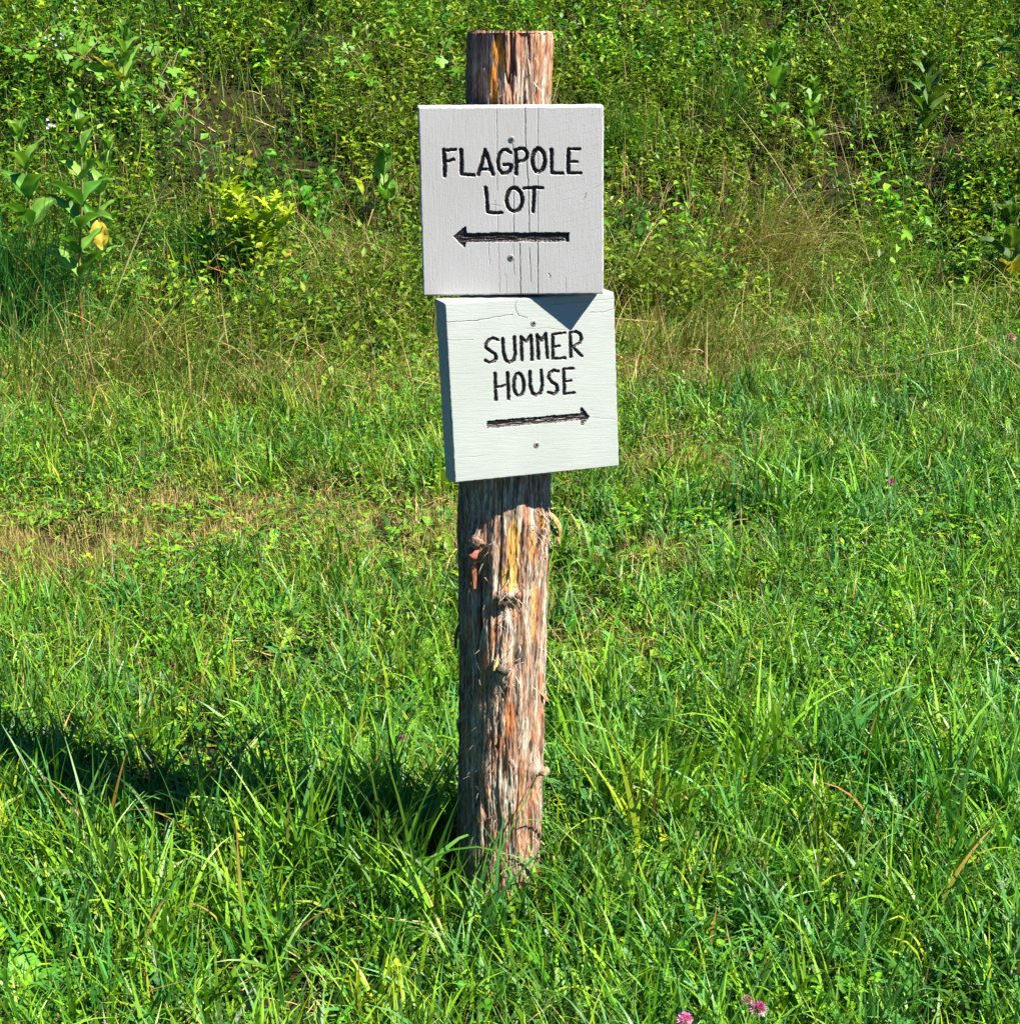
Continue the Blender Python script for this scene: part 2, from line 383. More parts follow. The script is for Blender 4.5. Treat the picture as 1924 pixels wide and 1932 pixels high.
# ------------------------------------------------------------------ sign boards (carved height fields)
def ell(cx, cy, rx, ry, n=22, a0=0, a1=360):
    a = np.radians(np.linspace(a0, a1, n)); return [(cx+rx*math.cos(t), cy+ry*math.sin(t)) for t in a]
UP = [  # strokes traced in the zoomed photograph, (half width, points)
 (15, [(380, 545), (386, 640), (385, 738)]), (12, [(380, 550), (430, 545), (468, 540)]), (12, [(385, 632), (425, 628), (452, 615)]),
 (15, [(512, 545), (514, 640), (512, 722)]), (13, [(512, 726), (560, 730), (608, 732)]),
 (14, [(693, 545), (668, 640), (640, 728)]), (14, [(693, 545), (722, 630), (752, 728)]), (11, [(662, 692), (700, 688), (735, 692)]),
 (13, [(884, 562), (858, 540), (825, 545), (798, 580), (788, 630), (796, 685), (822, 718), (858, 718), (882, 700), (892, 660), (868, 652), (838, 655)]),
 (14, [(922, 545), (930, 630), (928, 724)]), (13, [(922, 545), (955, 530), (990, 536), (1012, 565), (1010, 600), (985, 624), (935, 632)]),
 (15, ell(1098, 620, 48, 88)),
 (14, [(1196, 540), (1198, 630), (1198, 712)]), (12, [(1198, 714), (1240, 716), (1280, 718)]),
 (15, [(1326, 540), (1322, 630), (1326, 715)]), (11, [(1326, 534), (1370, 536), (1412, 534)]), (11, [(1322, 632), (1360, 630), (1390, 630)]), (12, [(1326, 715), (1370, 716), (1418, 716)]),
 (14, [(697, 828), (705, 920), (710, 1012)]), (13, [(710, 1015), (760, 1022), (815, 1020)]),
 (14, ell(914, 920, 60, 90)),
 (12, [(988, 832), (1060, 828), (1130, 828)]), (14, [(1064, 835), (1062, 920), (1058, 1008)])]
UP_ARROW = ('l', 540, 1335, 1212, 1205, 38, [(458, 1205), (538, 1132), (545, 1200), (530, 1280)])
LO = [
 (12, [(782, 553), (752, 540), (715, 556), (690, 590), (692, 612), (725, 635), (758, 658), (768, 690), (750, 712), (718, 722), (685, 708)]),
 (12, [(822, 545), (824, 640), (838, 698), (868, 722), (900, 706), (914, 650), (910, 530)]),
 (12, [(962, 530), (964, 620), (966, 702)]), (11, [(962, 530), (1000, 566), (1038, 518)]), (12, [(1038, 518), (1042, 610), (1042, 700)]),
 (12, [(1086, 515), (1090, 600), (1092, 692)]), (11, [(1086, 515), (1118, 556), (1152, 505)]), (12, [(1152, 505), (1158, 600), (1162, 685)]),
 (12, [(1208, 512), (1206, 600), (1206, 690)]), (10, [(1210, 510), (1255, 503), (1302, 500)]), (10, [(1208, 602), (1235, 600), (1256, 596)]), (11, [(1208, 692), (1255, 690), (1300, 686)]),
 (12, [(1345, 498), (1346, 590), (1347, 675)]), (11, [(1345, 498), (1385, 487), (1420, 500), (1433, 535), (1418, 572), (1362, 600)]), (11, [(1366, 602), (1400, 638), (1434, 668)]),
 (12, [(757, 805), (757, 900), (757, 1002)]), (12, [(852, 798), (853, 890), (855, 996)]), (10, [(757, 908), (805, 900), (852, 888)]),
 (12, ell(936, 888, 40, 84)),
 (12, [(1022, 790), (1024, 890), (1038, 950), (1070, 970), (1102, 950), (1118, 890), (1112, 780)]),
 (12, [(1244, 788), (1210, 780), (1176, 800), (1166, 835), (1192, 864), (1230, 890), (1238, 928), (1212, 960), (1165, 946)]),
 (12, [(1290, 770), (1290, 860), (1290, 955)]), (11, [(1290, 768), (1325, 768), (1362, 764)]), (10, [(1292, 864), (1318, 862), (1342, 858)]), (11, [(1290, 958), (1330, 955), (1368, 948)])]
LO_ARROW = ('r', 682, 1425, 1190, 1132, 30, [(1477, 1130), (1422, 1066), (1420, 1130), (1428, 1196)])
def board(corners, strokes, arrow, screws, W, H, TH, mtx, grain, matname, base, cracks, seed, skew):
    TL, TR, BL, BR = [np.array(c, float) for c in corners]
    NU = 560; NV = int(NU*H/W)
    u = np.linspace(0, 1, NU); v = np.linspace(0, 1, NV)
    Ug, Vg = np.meshgrid(u, v)                      # v down
    PX = (TL[0]*(1-Ug)+TR[0]*Ug)*(1-Vg)+(BL[0]*(1-Ug)+BR[0]*Ug)*Vg
    PY = (TL[1]*(1-Ug)+TR[1]*Ug)*(1-Vg)+(BL[1]*(1-Ug)+BR[1]*Ug)*Vg
    mm = W/np.linalg.norm(TR-TL)                    # metres per traced pixel
    X = (Ug-.5)*W; Z = (.5-Vg)*H; X, Z = X-skew[0]*Z, Z-skew[1]*X
    jx = PX+4.2*(fbm(PX/16, PY/16, seed+1, 2)-.5)*2; jy = PY+4.2*(fbm(PX/16, PY/16, seed+2, 2)-.5)*2
    def seg(ax, ay, bx, by):
        dx, dy = bx-ax, by-ay; L2 = dx*dx+dy*dy+1e-9
        t = np.clip(((jx-ax)*dx+(jy-ay)*dy)/L2, 0, 1)
        return np.hypot(jx-ax-t*dx, jy-ay-t*dy)
    f = np.full(PX.shape, 9.)                       # distance / half width
    for hw, pts in [(h_*1.12+1, p_) for h_, p_ in strokes]:
        for a, b in zip(pts[:-1], pts[1:]): f = np.minimum(f, seg(*a, *b)/hw)
    side, x0, x1, y0, y1, hw, head = arrow
    yc = y0+(y1-y0)*(PX-x0)/(x1-x0)+3*(fbm(PX/60, PX*0, seed+5, 2)-.5)
    hwv = hw*(1+.10*(fbm(PX/40, PX*0+3, seed+6, 3)-.5)*2)
    fa = np.maximum(np.abs(jy-yc)/hwv, np.where((jx > x0) & (jx < x1), 0, 9.))
    def inpoly(px, py, P):
        s = np.zeros(px.shape, bool)
        for (ax, ay), (bx, by) in zip(P, P[1:]+P[:1]):
            c = ((ay > py) != (by > py)) & (px < (bx-ax)*(py-ay)/(by-ay+1e-9)+ax); s ^= c
        return s
    hd = inpoly(jx, jy, head)
    for a, b in zip(head, head[1:]+head[:1]): hd |= seg(*a, *b) < 8
    letter = f < .95; arr = (fa < 1) | hd
    depth = .0034*np.clip(1-f**2, 0, 1)**.5*(.85+.3*fbm(PX/9, PY/9, seed+7, 2))
    ad = np.where(fa < 1, np.clip(1-np.abs(fa)**6, 0, 1), 0)
    ad = np.maximum(ad, hd*1.0)
    streak = fbm(PX/90, (PY-yc)/6.5, seed+8, 3)
    depth = np.maximum(depth, ad*(.0026+.0030*(streak-.5)))
    # grain relief, saw marks, cracks
    if grain == 'v':
        g = fbm(PX/5, PY/120, seed+3, 3)-.5
        saw = np.sin((PY+PX*.28+14*(fbm(PX/200, PY/200, 5, 2)))/58*2*math.pi)
        sawm = np.exp(-((saw-1)/.02)**2)*sstep(1060, 1300, PX)*sstep(.45, .6, vnoise(PX/24, PY/14, seed+4))
    else:
        g = fbm(PX/110, PY/7, seed+3, 3)-.5; sawm = np.zeros(PX.shape)
    depth = depth+.00018*g+.00016*(fbm(PX/4, PY/4, seed+12, 2)-.5)
    dark = sawm*.20; depth = depth+sawm*.00008
    for hwc, s_, pts in cracks:
        d = np.full(PX.shape, 1e3)
        for a, b in zip(pts[:-1], pts[1:]):
            dx, dy = b[0]-a[0], b[1]-a[1]; L2 = dx*dx+dy*dy
            qx = PX+6*(fbm(PY/45, PY*0+a[0], seed+9, 2)-.5); qy = PY+(0 if grain == 'v' else 8*(fbm(PX/45, PX*0+a[1], seed+10, 2)-.5))
            t = np.clip(((qx-a[0])*dx+(qy-a[1])*dy)/L2, 0, 1); d = np.minimum(d, np.hypot(qx-a[0]-t*dx, qy-a[1]-t*dy))
        wv = hwc*(.55+.9*vnoise(PX/30, PY/30, seed+11)); e = np.clip(1.3-d/np.maximum(wv, 2.2), 0, 1)*.85
        dark = np.maximum(dark, e*s_); depth = depth+.0016*e*s_
    # small pits, specks
    sp = vnoise(PX/5.5, PY/8, seed+20); sp = sstep(.965, .995, sp)*sstep(.5, .7, fbm(PX/120, PY/120, seed+21, 2)); dark = np.maximum(dark, sp*.35)
    de = np.minimum(np.minimum(Ug*W, (1-Ug)*W), np.minimum(Vg*H, (1-Vg)*H))
    depth = depth+.0022*np.clip(1-de/.0022, 0, 1)**2
    wear = sstep(.004, 0, de)*sstep(.50, .62, fbm(PX/25, PY/25, seed+30, 3)); dark = np.maximum(dark, wear*.4)
    Yd = -TH/2+depth
    V = np.stack([X, Yd, Z], -1)
    # slightly irregular rim
    rim = .0012*(fbm(X*110, Z*110, seed+40, 3)-.5)
    V[..., 0] += rim*sstep(.006, 0, np.minimum(Ug, 1-Ug)*W)*np.sign(Ug-.5); V[..., 2] += rim*sstep(.006, 0, np.minimum(Vg, 1-Vg)*H)*np.sign(.5-Vg)
    wd = np.array([.10, .085, .07]); K = mix(np.ones(3), wd, np.clip(dark, 0, 1)); K = K.reshape(-1, 3)
    i = np.arange(NU*NV).reshape(NV, NU)
    q = np.stack([i[:-1, :-1], i[1:, :-1], i[1:, 1:], i[:-1, 1:]], -1)
    ml = (letter & ~arr); fm_l = ml[:-1, :-1] & ml[1:, 1:]; fm_a = arr[:-1, :-1] & arr[1:, 1:]
    V = V.reshape(-1, 3)
    def sub(mask):
        qq = q[mask]; used, inv = np.unique(qq, return_inverse=True); return V[used], inv.reshape(-1, 4), K[used]
    base_mask = ~(fm_l | fm_a)
    vb, qb, kb = sub(base_mask)
    B = Bag(); B.add(vb, Q=qb, K=kb)
    # sides: rim loop pulled to the back in a few rows, then the back face
    loop = np.concatenate([i[0, :], i[1:, -1], i[-1, -2::-1], i[-2:0:-1, 0]])
    m = len(loop); rows = []
    cs = np.linspace(0, 1, 14)
    for c in cs:
        P = V[loop].copy(); P[:, 1] = P[:, 1]*(1-c)+(TH/2)*c
        nz_ = (fbm(P[:, 0]*220+P[:, 1]*60, P[:, 2]*220-P[:, 1]*200, seed+50, 2)-.5)*.0009*math.sin(math.pi*c)
        P[:, 0] += nz_*np.sign(P[:, 0]); P[:, 2] += nz_*np.sign(P[:, 2]); rows.append(P)
    ii = np.arange(m*len(cs)).reshape(len(cs), m); jj = np.roll(ii, -1, axis=1)
    qs = np.stack([ii[:-1], jj[:-1], jj[1:], ii[1:]], -1).reshape(-1, 4)
    Ks = np.ones((m*len(cs), 3))*.97
    B.add(np.concatenate(rows), Q=qs, K=Ks)
    hx, hz = W/2-.006, H/2-.006; B.add([(-hx, TH/2, -hz), (hx, TH/2, -hz), (hx, TH/2, hz), (-hx, TH/2, hz)], Q=[(3, 2, 1, 0)], K=(.95, .95, .95))
    bo = obj('sign_board', B.mesh('sign_board', paint_mat(matname, (900, 900, 55) if grain == 'v' else (45, 700, 900), base)), root, mtx=mtx)
    for nm, mask in (('lettering', fm_l), ('arrow', fm_a)):
        v_, q_, k_ = sub(mask); obj(nm, make_mesh(nm, v_, quads=q_, mat=M_ink), bo)
    # screws: domed disc with a cross recess
    A = np.linalg.inv(np.array([[(TR-TL)[0], (BL-TL)[0]], [(TR-TL)[1], (BL-TL)[1]]]))
    for (sx, sy, sr) in screws:
        uv = A@(np.array([sx, sy])-TL); cx, cz = (uv[0]-.5)*W, (.5-uv[1])*H; rr = sr*mm
        n = 28; a = np.linspace(0, 2*math.pi, n, endpoint=False); VV = []; ths = ((1.0, .0010), (1.0, -.0004), (.92, -.0007), (.55, -.0008), (.02, -.0007))
        for g_, y_ in ths: VV.append(np.stack([cx+rr*g_*np.cos(a), np.full(n, -TH/2+y_), cz+rr*g_*np.sin(a)], -1))
        k = np.arange(n); qq = np.concatenate([np.stack([r_*n+k, r_*n+(k+1) % n, (r_+1)*n+(k+1) % n, (r_+1)*n+k], -1) for r_ in range(4)])
        so_ = obj('screw', make_mesh('screw', np.concatenate(VV), quads=qq, mat=M_screw), bo)
        cb = Bag(); an = .4+sx
        for kk in range(2):
            c_, s_ = math.cos(an+kk*math.pi/2), math.sin(an+kk*math.pi/2); l_, w_ = rr*.55, rr*.17; P = []
            for (p_, q_) in ((-l_, -w_), (l_, -w_), (l_, w_), (-l_, w_)): P.append((cx+p_*c_-q_*s_, -TH/2-.00115-kk*.0001, cz+p_*s_+q_*c_))
            cb.add(P, Q=[(0, 1, 2, 3)])
        obj('cross_recess', cb.mesh('cross_recess', M_slot, False), so_)
    return bo
TH = .038
def place(yaw, roll, cx_pix, cy_pix, off):
    # board centre on the ray through the pixel of its front face, back plane touching the post
    n = np.array([math.sin(yaw), -math.cos(yaw), 0]); axis = np.array([AX+.006, PD, 0])
    d = pix_ray(cx_pix, cy_pix); o = np.array([0, 0, CAMZ]); dist = RP+TH+off
    t = (dist-np.dot(o-axis, n))/np.dot(d, n); p = o+d*t-n*TH/2
    return Matrix.Translation(Vector(p)-Vector((AX, PD, 0)))@Matrix.Rotation(yaw, 4, 'Z')@Matrix.Rotation(-roll, 4, 'Y')
bpy.context.view_layer.update()
def rootm(m): return Matrix.Translation((AX, PD, 0))@m
UPW, UPH = .2585, .264
LOW, LOH = .2645, .2655
board([(190, 225), (1592, 212), (212, 1665), (1604, 1650)], UP, UP_ARROW, [(890, 463, 25), (898, 1366, 26)], UPW, UPH, TH,
      rootm(place(R(3), R(.1), 966.5, 381, .0025)), 'v', 'white_paint_upper', (.445, .445, .46),
      [(3.2, .95, [(995, 220), (1000, 500), (1018, 760), (1030, 1170)]), (2.5, .6, [(1030, 1290), (1040, 1560)]),
       (2.6, .7, [(905, 500), (910, 1170)]), (2.2, .4, [(905, 1250), (912, 1500)]), (2.2, .4, [(782, 222), (784, 850)]), (2.2, .35, [(786, 1040), (800, 1640)]),
       (2.2, .4, [(1093, 225), (1095, 1200)]), (3.2, .9, [(1093, 1240), (1096, 1655)]), (3.2, .9, [(956, 1255), (960, 1655)]), (2, .3, [(850, 1500), (852, 1640)]), (2, .3, [(715, 1240), (722, 1420)]), (2, .3, [(1310, 1520), (1312, 1640)]),
       (4, .5, [(1462, 868), (1455, 900), (1438, 922)]), (5, .5, [(1175, 1490), (1190, 1510), (1186, 1525)]), (2, .35, [(765, 925), (768, 1000)]), (2, .3, [(735, 955), (800, 965)]), (3, .3, [(1520, 835), (1590, 798)])], 100, (.012, 0))
board([(393, 287), (1697, 190), (425, 1636), (1724, 1520)], LO, LO_ARROW, [(1047, 428, 23), (1078, 1352, 24)], LOW, LOH, TH,
      rootm(place(R(22.5), R(1.15), 1009, 731, .006)), 'h', 'white_paint_lower', (.378, .415, .408),
      [(2.6, .75, [(400, 430), (500, 420), (640, 412), (760, 388), (900, 365)]), (2.2, .6, [(950, 245), (922, 290), (928, 330), (950, 372), (1015, 392)]), (2.4, .55, [(1495, 345), (1600, 340), (1692, 318)]),
       (2, .4, [(400, 560), (600, 556)]), (2, .35, [(1000, 470), (1180, 462), (1300, 475)]), (2, .4, [(1130, 290), (1400, 268), (1690, 240)]), (2, .25, [(1450, 1130), (1700, 1155)]), (2, .3, [(450, 1440), (700, 1425)]), (2.5, .4, [(1485, 1085), (1505, 1076)]), (2, .3, [(1240, 850), (1420, 838)])], 200, (.030, .030))
for ch in root.children:                             # parent without offset: matrices above are world ones
    pass

# ================================================================== VEGETATION
def blades(P, az, L, Wd, th0, curl, colb, colt, segs=4, twist=None, prof=1.0):
    """ribbons: P base (N,3), az heading, th0 start angle from vertical, curl total bend"""
    N = len(P); t = np.linspace(0, 1, segs+1)
    ang = th0[:, None]+curl[:, None]*t[None, :]**1.3
    st = L[:, None]/segs
    hx = np.concatenate([np.zeros((N, 1)), np.cumsum(np.sin((ang[:, :-1]+ang[:, 1:])/2)*st, 1)], 1)
    hz = np.concatenate([np.zeros((N, 1)), np.cumsum(np.cos((ang[:, :-1]+ang[:, 1:])/2)*st, 1)], 1)
    cx, sx = np.cos(az), np.sin(az)
    c = np.stack([P[:, 0, None]+hx*cx[:, None], P[:, 1, None]+hx*sx[:, None], P[:, 2, None]+hz], -1)
    wv = Wd[:, None]*.5*(np.clip(1-t**2.2, 0, 1)**.8*(.72+.28*np.sin(np.pi*np.clip(t*1.4, 0, 1))))[None, :]
    wv[:, -1] = Wd*.03
    tw = (rng.normal(0, .5, N) if twist is None else twist)[:, None]+rng.normal(0, .5, N)[:, None]*t
    side = np.stack([-sx, cx, np.zeros(N)], -1)[:, None, :]
    nrm = np.stack([-np.cos(ang)*cx[:, None], -np.cos(ang)*sx[:, None], np.sin(ang)], -1)
    s = side*np.cos(tw)[..., None]+nrm*np.sin(tw)[..., None]
    A = c-s*wv[..., None]; Bv = c+s*wv[..., None]
    V = np.stack([A, Bv], 2).reshape(N, (segs+1)*2, 3)
    k = np.arange(segs)*2; q = np.stack([k, k+1, k+3, k+2], -1)
    Q = (q[None]+(np.arange(N)*(segs+1)*2)[:, None, None]).reshape(-1, 4)
    tt = np.repeat(t, 2)[None, :, None]
    K = colb[:, None, :]*(1-tt)+colt[:, None, :]*tt
    return V.reshape(-1, 3), Q, K.reshape(-1, 3)
def leaf_set(P, D, S, L, Wd, fold, droop, col, simple=False):
    """P base, D unit direction, S unit side"""
    N = len(P); Nn = np.cross(D, S)
    def pt(t, s, dz): return P+D*(L*t)[:, None]+S*(Wd*.5*s)[:, None]+Nn*dz[:, None]-np.array([0, 0, 1])*(droop*L*t*t)[:, None]
    z0 = np.zeros(N); o = np.ones(N)
    if simple:
        V = np.stack([pt(0*o, 0*o, z0), pt(.45*o, -o, fold*Wd), pt(.45*o, o, fold*Wd), pt(o, 0*o, z0)], 1)
        T = np.array([(0, 2, 3), (0, 3, 1)]); K = np.repeat(col[:, None], 4, 1)
        return V.reshape(-1, 3), (T[None]+(np.arange(N)*4)[:, None, None]).reshape(-1, 3), None, K.reshape(-1, 3)
    V = np.stack([pt(0*o, 0*o, z0), pt(.3*o, -.85*o, fold*Wd), pt(.3*o, 0*o, z0), pt(.3*o, .85*o, fold*Wd),
                  pt(.66*o, -.8*o, fold*Wd), pt(.66*o, 0*o, z0), pt(.66*o, .8*o, fold*Wd), pt(o, 0*o, z0)], 1)
    T = np.array([(0, 2, 1), (0, 3, 2), (4, 5, 7), (5, 6, 7)]); Q = np.array([(1, 2, 5, 4), (2, 3, 6, 5)])
    K = np.repeat(col[:, None], 8, 1); K = K*np.array([1.1, .95, 1.25, .95, .95, 1.2, .95, 1.05])[None, :, None]
    off = (np.arange(N)*8)[:, None, None]
    return V.reshape(-1, 3), (T[None]+off).reshape(-1, 3), (Q[None]+off).reshape(-1, 4), K.reshape(-1, 3)
def unit(v): return v/np.linalg.norm(v, axis=-1, keepdims=True)
def scatter(n, y0, y1, pad=.7, pw=1.0):
    """n points in the visible wedge plus a margin, denser near"""
    out = []
    while len(out) < n:
        y = y0+(y1-y0)*rng.random(n)**pw; hw = .285*y+pad; ok = rng.random(n) < hw/(.285*y1+pad) if pw == 1.0 else np.ones(n, bool)
        x = rng.uniform(-1, 1, n)*hw; out = list(out)+list(np.stack([x, y], -1)[ok])
    return np.array(out[:n])
def onground(xy, dz=0): return np.stack([xy[:, 0], xy[:, 1], ground_z(xy[:, 0], xy[:, 1])+dz], -1)
def project(P):                                     # only used to look up how the meadow varies in the photo
    f = np.array([0, math.cos(PITCH), -math.sin(PITCH)]); u = np.array([0, math.sin(PITCH), math.cos(PITCH)])
    d = P-np.array([0, 0, CAMZ]); w_ = d@f; return 962+FPX*d[:, 0]/w_, 966-FPX*(d@u)/w_
# patches of ground, given by where they lie: (x, y, rx, ry) in metres
def gp(px, py, rx, ry):
    p = at(px, py); return (p[0], p[1], rx, ry)
DRYP = [gp(350, 1010, .75, .34)+(1.0,), gp(120, 1060, .3, .25)+(.7,), gp(780, 1020, .22, .22)+(.8,), gp(470, 1260, .17, .14)+(.9,), gp(1330, 880, .22, .22)+(1.0,), gp(1270, 1060, .2, .1)+(.5,),
        gp(1160, 1240, .14, .12)+(.8,), gp(640, 700, .7, .35)+(.45,), gp(1380, 640, .6, .3)+(.6,), gp(1240, 700, .5, .4)+(.7,), gp(1400, 600, .6, .5)+(.8,), gp(500, 650, .9, .5)+(.6,), gp(100, 700, .7, .4)+(.5,), gp(760, 720, .4, .3)+(.5,), gp(250, 740, .5, .5)+(.4,)]
LONGP = [gp(430, 1640, .42, .16)+(1.0,), gp(560, 1720, .3, .16)+(.8,), gp(860, 1660, .22, .14)+(.9,), gp(1250, 1480, .5, .2)+(.6,), gp(1150, 1600, .3, .15)+(.6,), gp(1730, 1500, .4, .2)+(.8,), gp(1800, 1720, .3, .2)+(.5,),
         gp(1500, 1560, .3, .15)+(.5,), gp(160, 1540, .4, .14)+(.6,), gp(1420, 960, .5, .3)+(.5,), gp(1300, 1300, .3, .2)+(.3,)]
CLEAR = [gp(985, 1745, .085, .11)+(1.1,), gp(220, 1460, .42, .055)+(1.,), gp(80, 1500, .3, .06)+(1.,), gp(480, 1525, .22, .05)+(.9,), gp(1560, 830, .3, .12)+(.6,), gp(620, 1860, .2, .08)+(.6,), gp(1640, 1560, .1, .1)+(.6,), gp(1100, 1000, .1, .1)+(.5,)]
def field(xy, L_):
    s = 0; xy = xy+.16*np.stack([fbm(xy[:, 0]*5, xy[:, 1]*5, 701, 3)-.5, fbm(xy[:, 0]*5, xy[:, 1]*5, 702, 3)-.5], -1)*2
    for (x, y, rx, ry, a) in L_: s = s+a*np.exp(-((xy[:, 0]-x)/rx)**2-((xy[:, 1]-y)/ry)**2)
    return s
def clear_post(xy, r=.085): return np.hypot(xy[:, 0]-AX, xy[:, 1]-PD) > r
G_BRIGHT = np.array([.165, .350, .018]); G_MID = np.array([.055, .190, .009]); G_BLUE = np.array([.060, .215, .045]); G_YEL = np.array([.245, .330, .018]); G_DARK = np.array([.018, .075, .005])
STRAW = np.array([.56, .45, .17]); TAN = np.array([.30, .21, .08])
def greens(n, wts, jit=.18):
    pal = np.stack([G_BRIGHT, G_MID, G_BLUE, G_YEL, G_DARK]); i = rng.choice(5, n, p=np.array(wts)/sum(wts))
    return np.clip(pal[i]*(1+rng.normal(0, jit, (n, 1)))*(1+rng.normal(0, .05, (n, 3))), .002, 1)
BANK_Y = 6.6
def lawn():
    # ---- short mown sward
    bag = Bag()
    n = 300000; xy = scatter(n, 1.75, 8.3, .65); xy = xy[clear_post(xy)]
    clump = fbm(xy[:, 0]*6, xy[:, 1]*6, 301, 3); cl2 = fbm(xy[:, 0]*1.5, xy[:, 1]*1.5, 302, 3); tuft = fbm(xy[:, 0]*16, xy[:, 1]*16, 303, 2)
    hole = field(xy, CLEAR); dry = np.clip(field(xy, DRYP), 0, 1.3)
    keep = rng.random(len(xy)) < np.clip(.12+1.1*sstep(.36, .66, tuft)-.85*hole-.55*dry, .04, 1); xy = xy[keep]; clump = clump[keep]; cl2 = cl2[keep]; dry = dry[keep]; tuft = tuft[keep]
    N = len(xy); P = onground(xy, -.004)
    L = (.040+.065*rng.random(N)**1.5+.055*sstep(.4, .75, clump)*rng.random(N))*(1-.35*dry)*(.55+.6*cl2+.5*sstep(.4, .7, tuft))
    W_ = U(.0022, .0050, N)*(1-.35*dry)
    az = rng.uniform(0, 2*math.pi, N); th0 = np.abs(rng.normal(0, .72, N)); cu = rng.gamma(2, .40, N)
    col = greens(N, (3, 3.0, 1.2, 1.3, 1.6))
    col = mix(col, G_YEL*(.8+.4*rng.random((N, 1))), np.clip(dry, 0, 1)*.4*rng.random(N))
    isdry = rng.random(N) < (.05+.50*dry); col = np.where(isdry[:, None], mix(STRAW, TAN, rng.random(N))*(.7+.5*rng.random((N, 1))), col)
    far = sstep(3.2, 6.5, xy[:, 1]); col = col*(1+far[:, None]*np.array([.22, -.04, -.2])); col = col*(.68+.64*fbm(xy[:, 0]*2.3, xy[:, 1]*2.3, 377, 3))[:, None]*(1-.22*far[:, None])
    rt = sstep(.2, .9, xy[:, 0])[:, None]; col = col*(1+rt*np.array([-.16, .02, .22]))
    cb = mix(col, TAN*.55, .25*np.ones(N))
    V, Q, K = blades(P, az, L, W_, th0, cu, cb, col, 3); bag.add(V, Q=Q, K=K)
    # ---- taller, arching, broad blades growing in tufts
    nt_ = 6500; c = scatter(nt_, 1.75, 7.9, .6); c = c[clear_post(c, .07)]
    lg = np.clip(field(c, LONGP), 0, 1.2)
    keep = rng.random(len(c)) < .36+.64*np.clip(lg, 0, 1)-.9*np.clip(field(c, DRYP)+field(c, CLEAR), 0, 1); c = c[keep]; lg = lg[keep]
    nb = rng.integers(7, 26, len(c)); idx = np.repeat(np.arange(len(c)), nb); N = len(idx)
    xy = c[idx]+rng.normal(0, .022, (N, 2)); ok = clear_post(xy, .07); xy = xy[ok]; idx = idx[ok]; N = len(xy)
    dirc = rng.uniform(0, 2*math.pi, len(c)); az = dirc[idx]+rng.normal(0, 1.25, N)
    lgn = lg[idx]; L = (U(.07, .175, N)+.13*lgn*rng.random(N))*np.repeat(U(.75, 1.1, len(c)), nb)[ok]
    W_ = U(.0040, .0090, N)*(1+.2*lgn)
    near = sstep(7.6, 6.0, xy[:, 1]); L = L*(.45+.55*near)
    th0 = np.abs(rng.normal(.12, .25, N)); cu = rng.gamma(2.2, .42, N)
    cc = greens(len(c), (3, 2.4, 3.2, .6, .6), .14)[idx]*(1+rng.normal(0, .12, (N, 1)))
    cc = cc*(1+sstep(.2, .9, xy[:, 0])[:, None]*np.array([-.12, .02, .2])); ct = mix(cc, G_YEL*1.2, .22*rng.random(N)); dt = rng.random(N) < .018; ct = np.where(dt[:, None], np.array([.34, .15, .05]), ct)
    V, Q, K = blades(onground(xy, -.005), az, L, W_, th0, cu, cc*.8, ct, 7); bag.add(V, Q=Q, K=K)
    # ---- long blades bending across the post foot
    fb = [(835, 1740, .3, .27, .3, .15), (900, 1730, .5, .25, .35, .3), (880, 1760, .2, .22, .25, .2), (1000, 1760, 2.6, .2, .3, .5), (930, 1780, 1.2, .2, .1, .3), (1010, 1770, .1, .24, .3, .5), (960, 1800, .6, .24, .25, .3), (870, 1800, .1, .25, .5, .4), (1050, 1750, .3, .2, .3, .9), (820, 1700, .4, .24, .2, .2)]
    q_ = np.array([at(a, b)[:2] for a, b, *_ in fb]); A_ = np.array([f[2:] for f in fb]); V, Q, K = blades(onground(q_), A_[:, 0], A_[:, 1], np.full(len(fb), .0075), A_[:, 2], A_[:, 3], np.tile(G_BLUE, (len(fb), 1)), np.tile(G_BLUE*1.2, (len(fb), 1)), 8); bag.add(V, Q=Q, K=K)
    # ---- extra broad blades in the lush foreground
    n = 60000; xy = scatter(n, 1.7, 3.9, .5); xy = xy[clear_post(xy, .075)]; tf = fbm(xy[:, 0]*9, xy[:, 1]*9, 331, 2); xy = xy[rng.random(len(xy)) < sstep(3.8, 2.9, xy[:, 1])*(.25+.9*sstep(.4, .6, tf))-.8*field(xy, CLEAR)]; N = len(xy)
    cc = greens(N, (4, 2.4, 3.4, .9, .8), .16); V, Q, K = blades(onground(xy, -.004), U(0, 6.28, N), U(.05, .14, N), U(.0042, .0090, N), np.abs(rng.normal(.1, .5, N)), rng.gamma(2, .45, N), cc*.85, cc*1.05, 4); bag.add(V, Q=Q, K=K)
    me = bag.mesh('grass', M_grass)
    obj('grass', me, label='bright green mown grass with taller tufts around the post foot', kind='stuff')
    # ---- straw and clippings lying in the sward
    b2 = Bag(); n = 60000; xy = scatter(n, 1.8, 8.2, .6); xy = xy[clear_post(xy, .08)]; d = np.clip(field(xy, DRYP), 0, 1.2)
    bare = sstep(.48, .7, fbm(xy[:, 0]*3, xy[:, 1]*3, 401, 3)); keep = rng.random(len(xy)) < .12+.25*bare+.8*d; xy = xy[keep]; d = d[keep]; N = len(xy)
    up = rng.random(N) < .5*d; th0 = np.where(up, np.abs(rng.normal(0, .25, N)), U(1.15, 1.6, N)); L = np.where(up, U(.02, .05, N), U(.03, .11, N))
    P = onground(xy, .004); P[:, 2] += np.where(up, 0, rng.random(N)**2*.035)
    k = mix(STRAW, TAN, rng.random(N))*(.6+.7*rng.random((N, 1)))
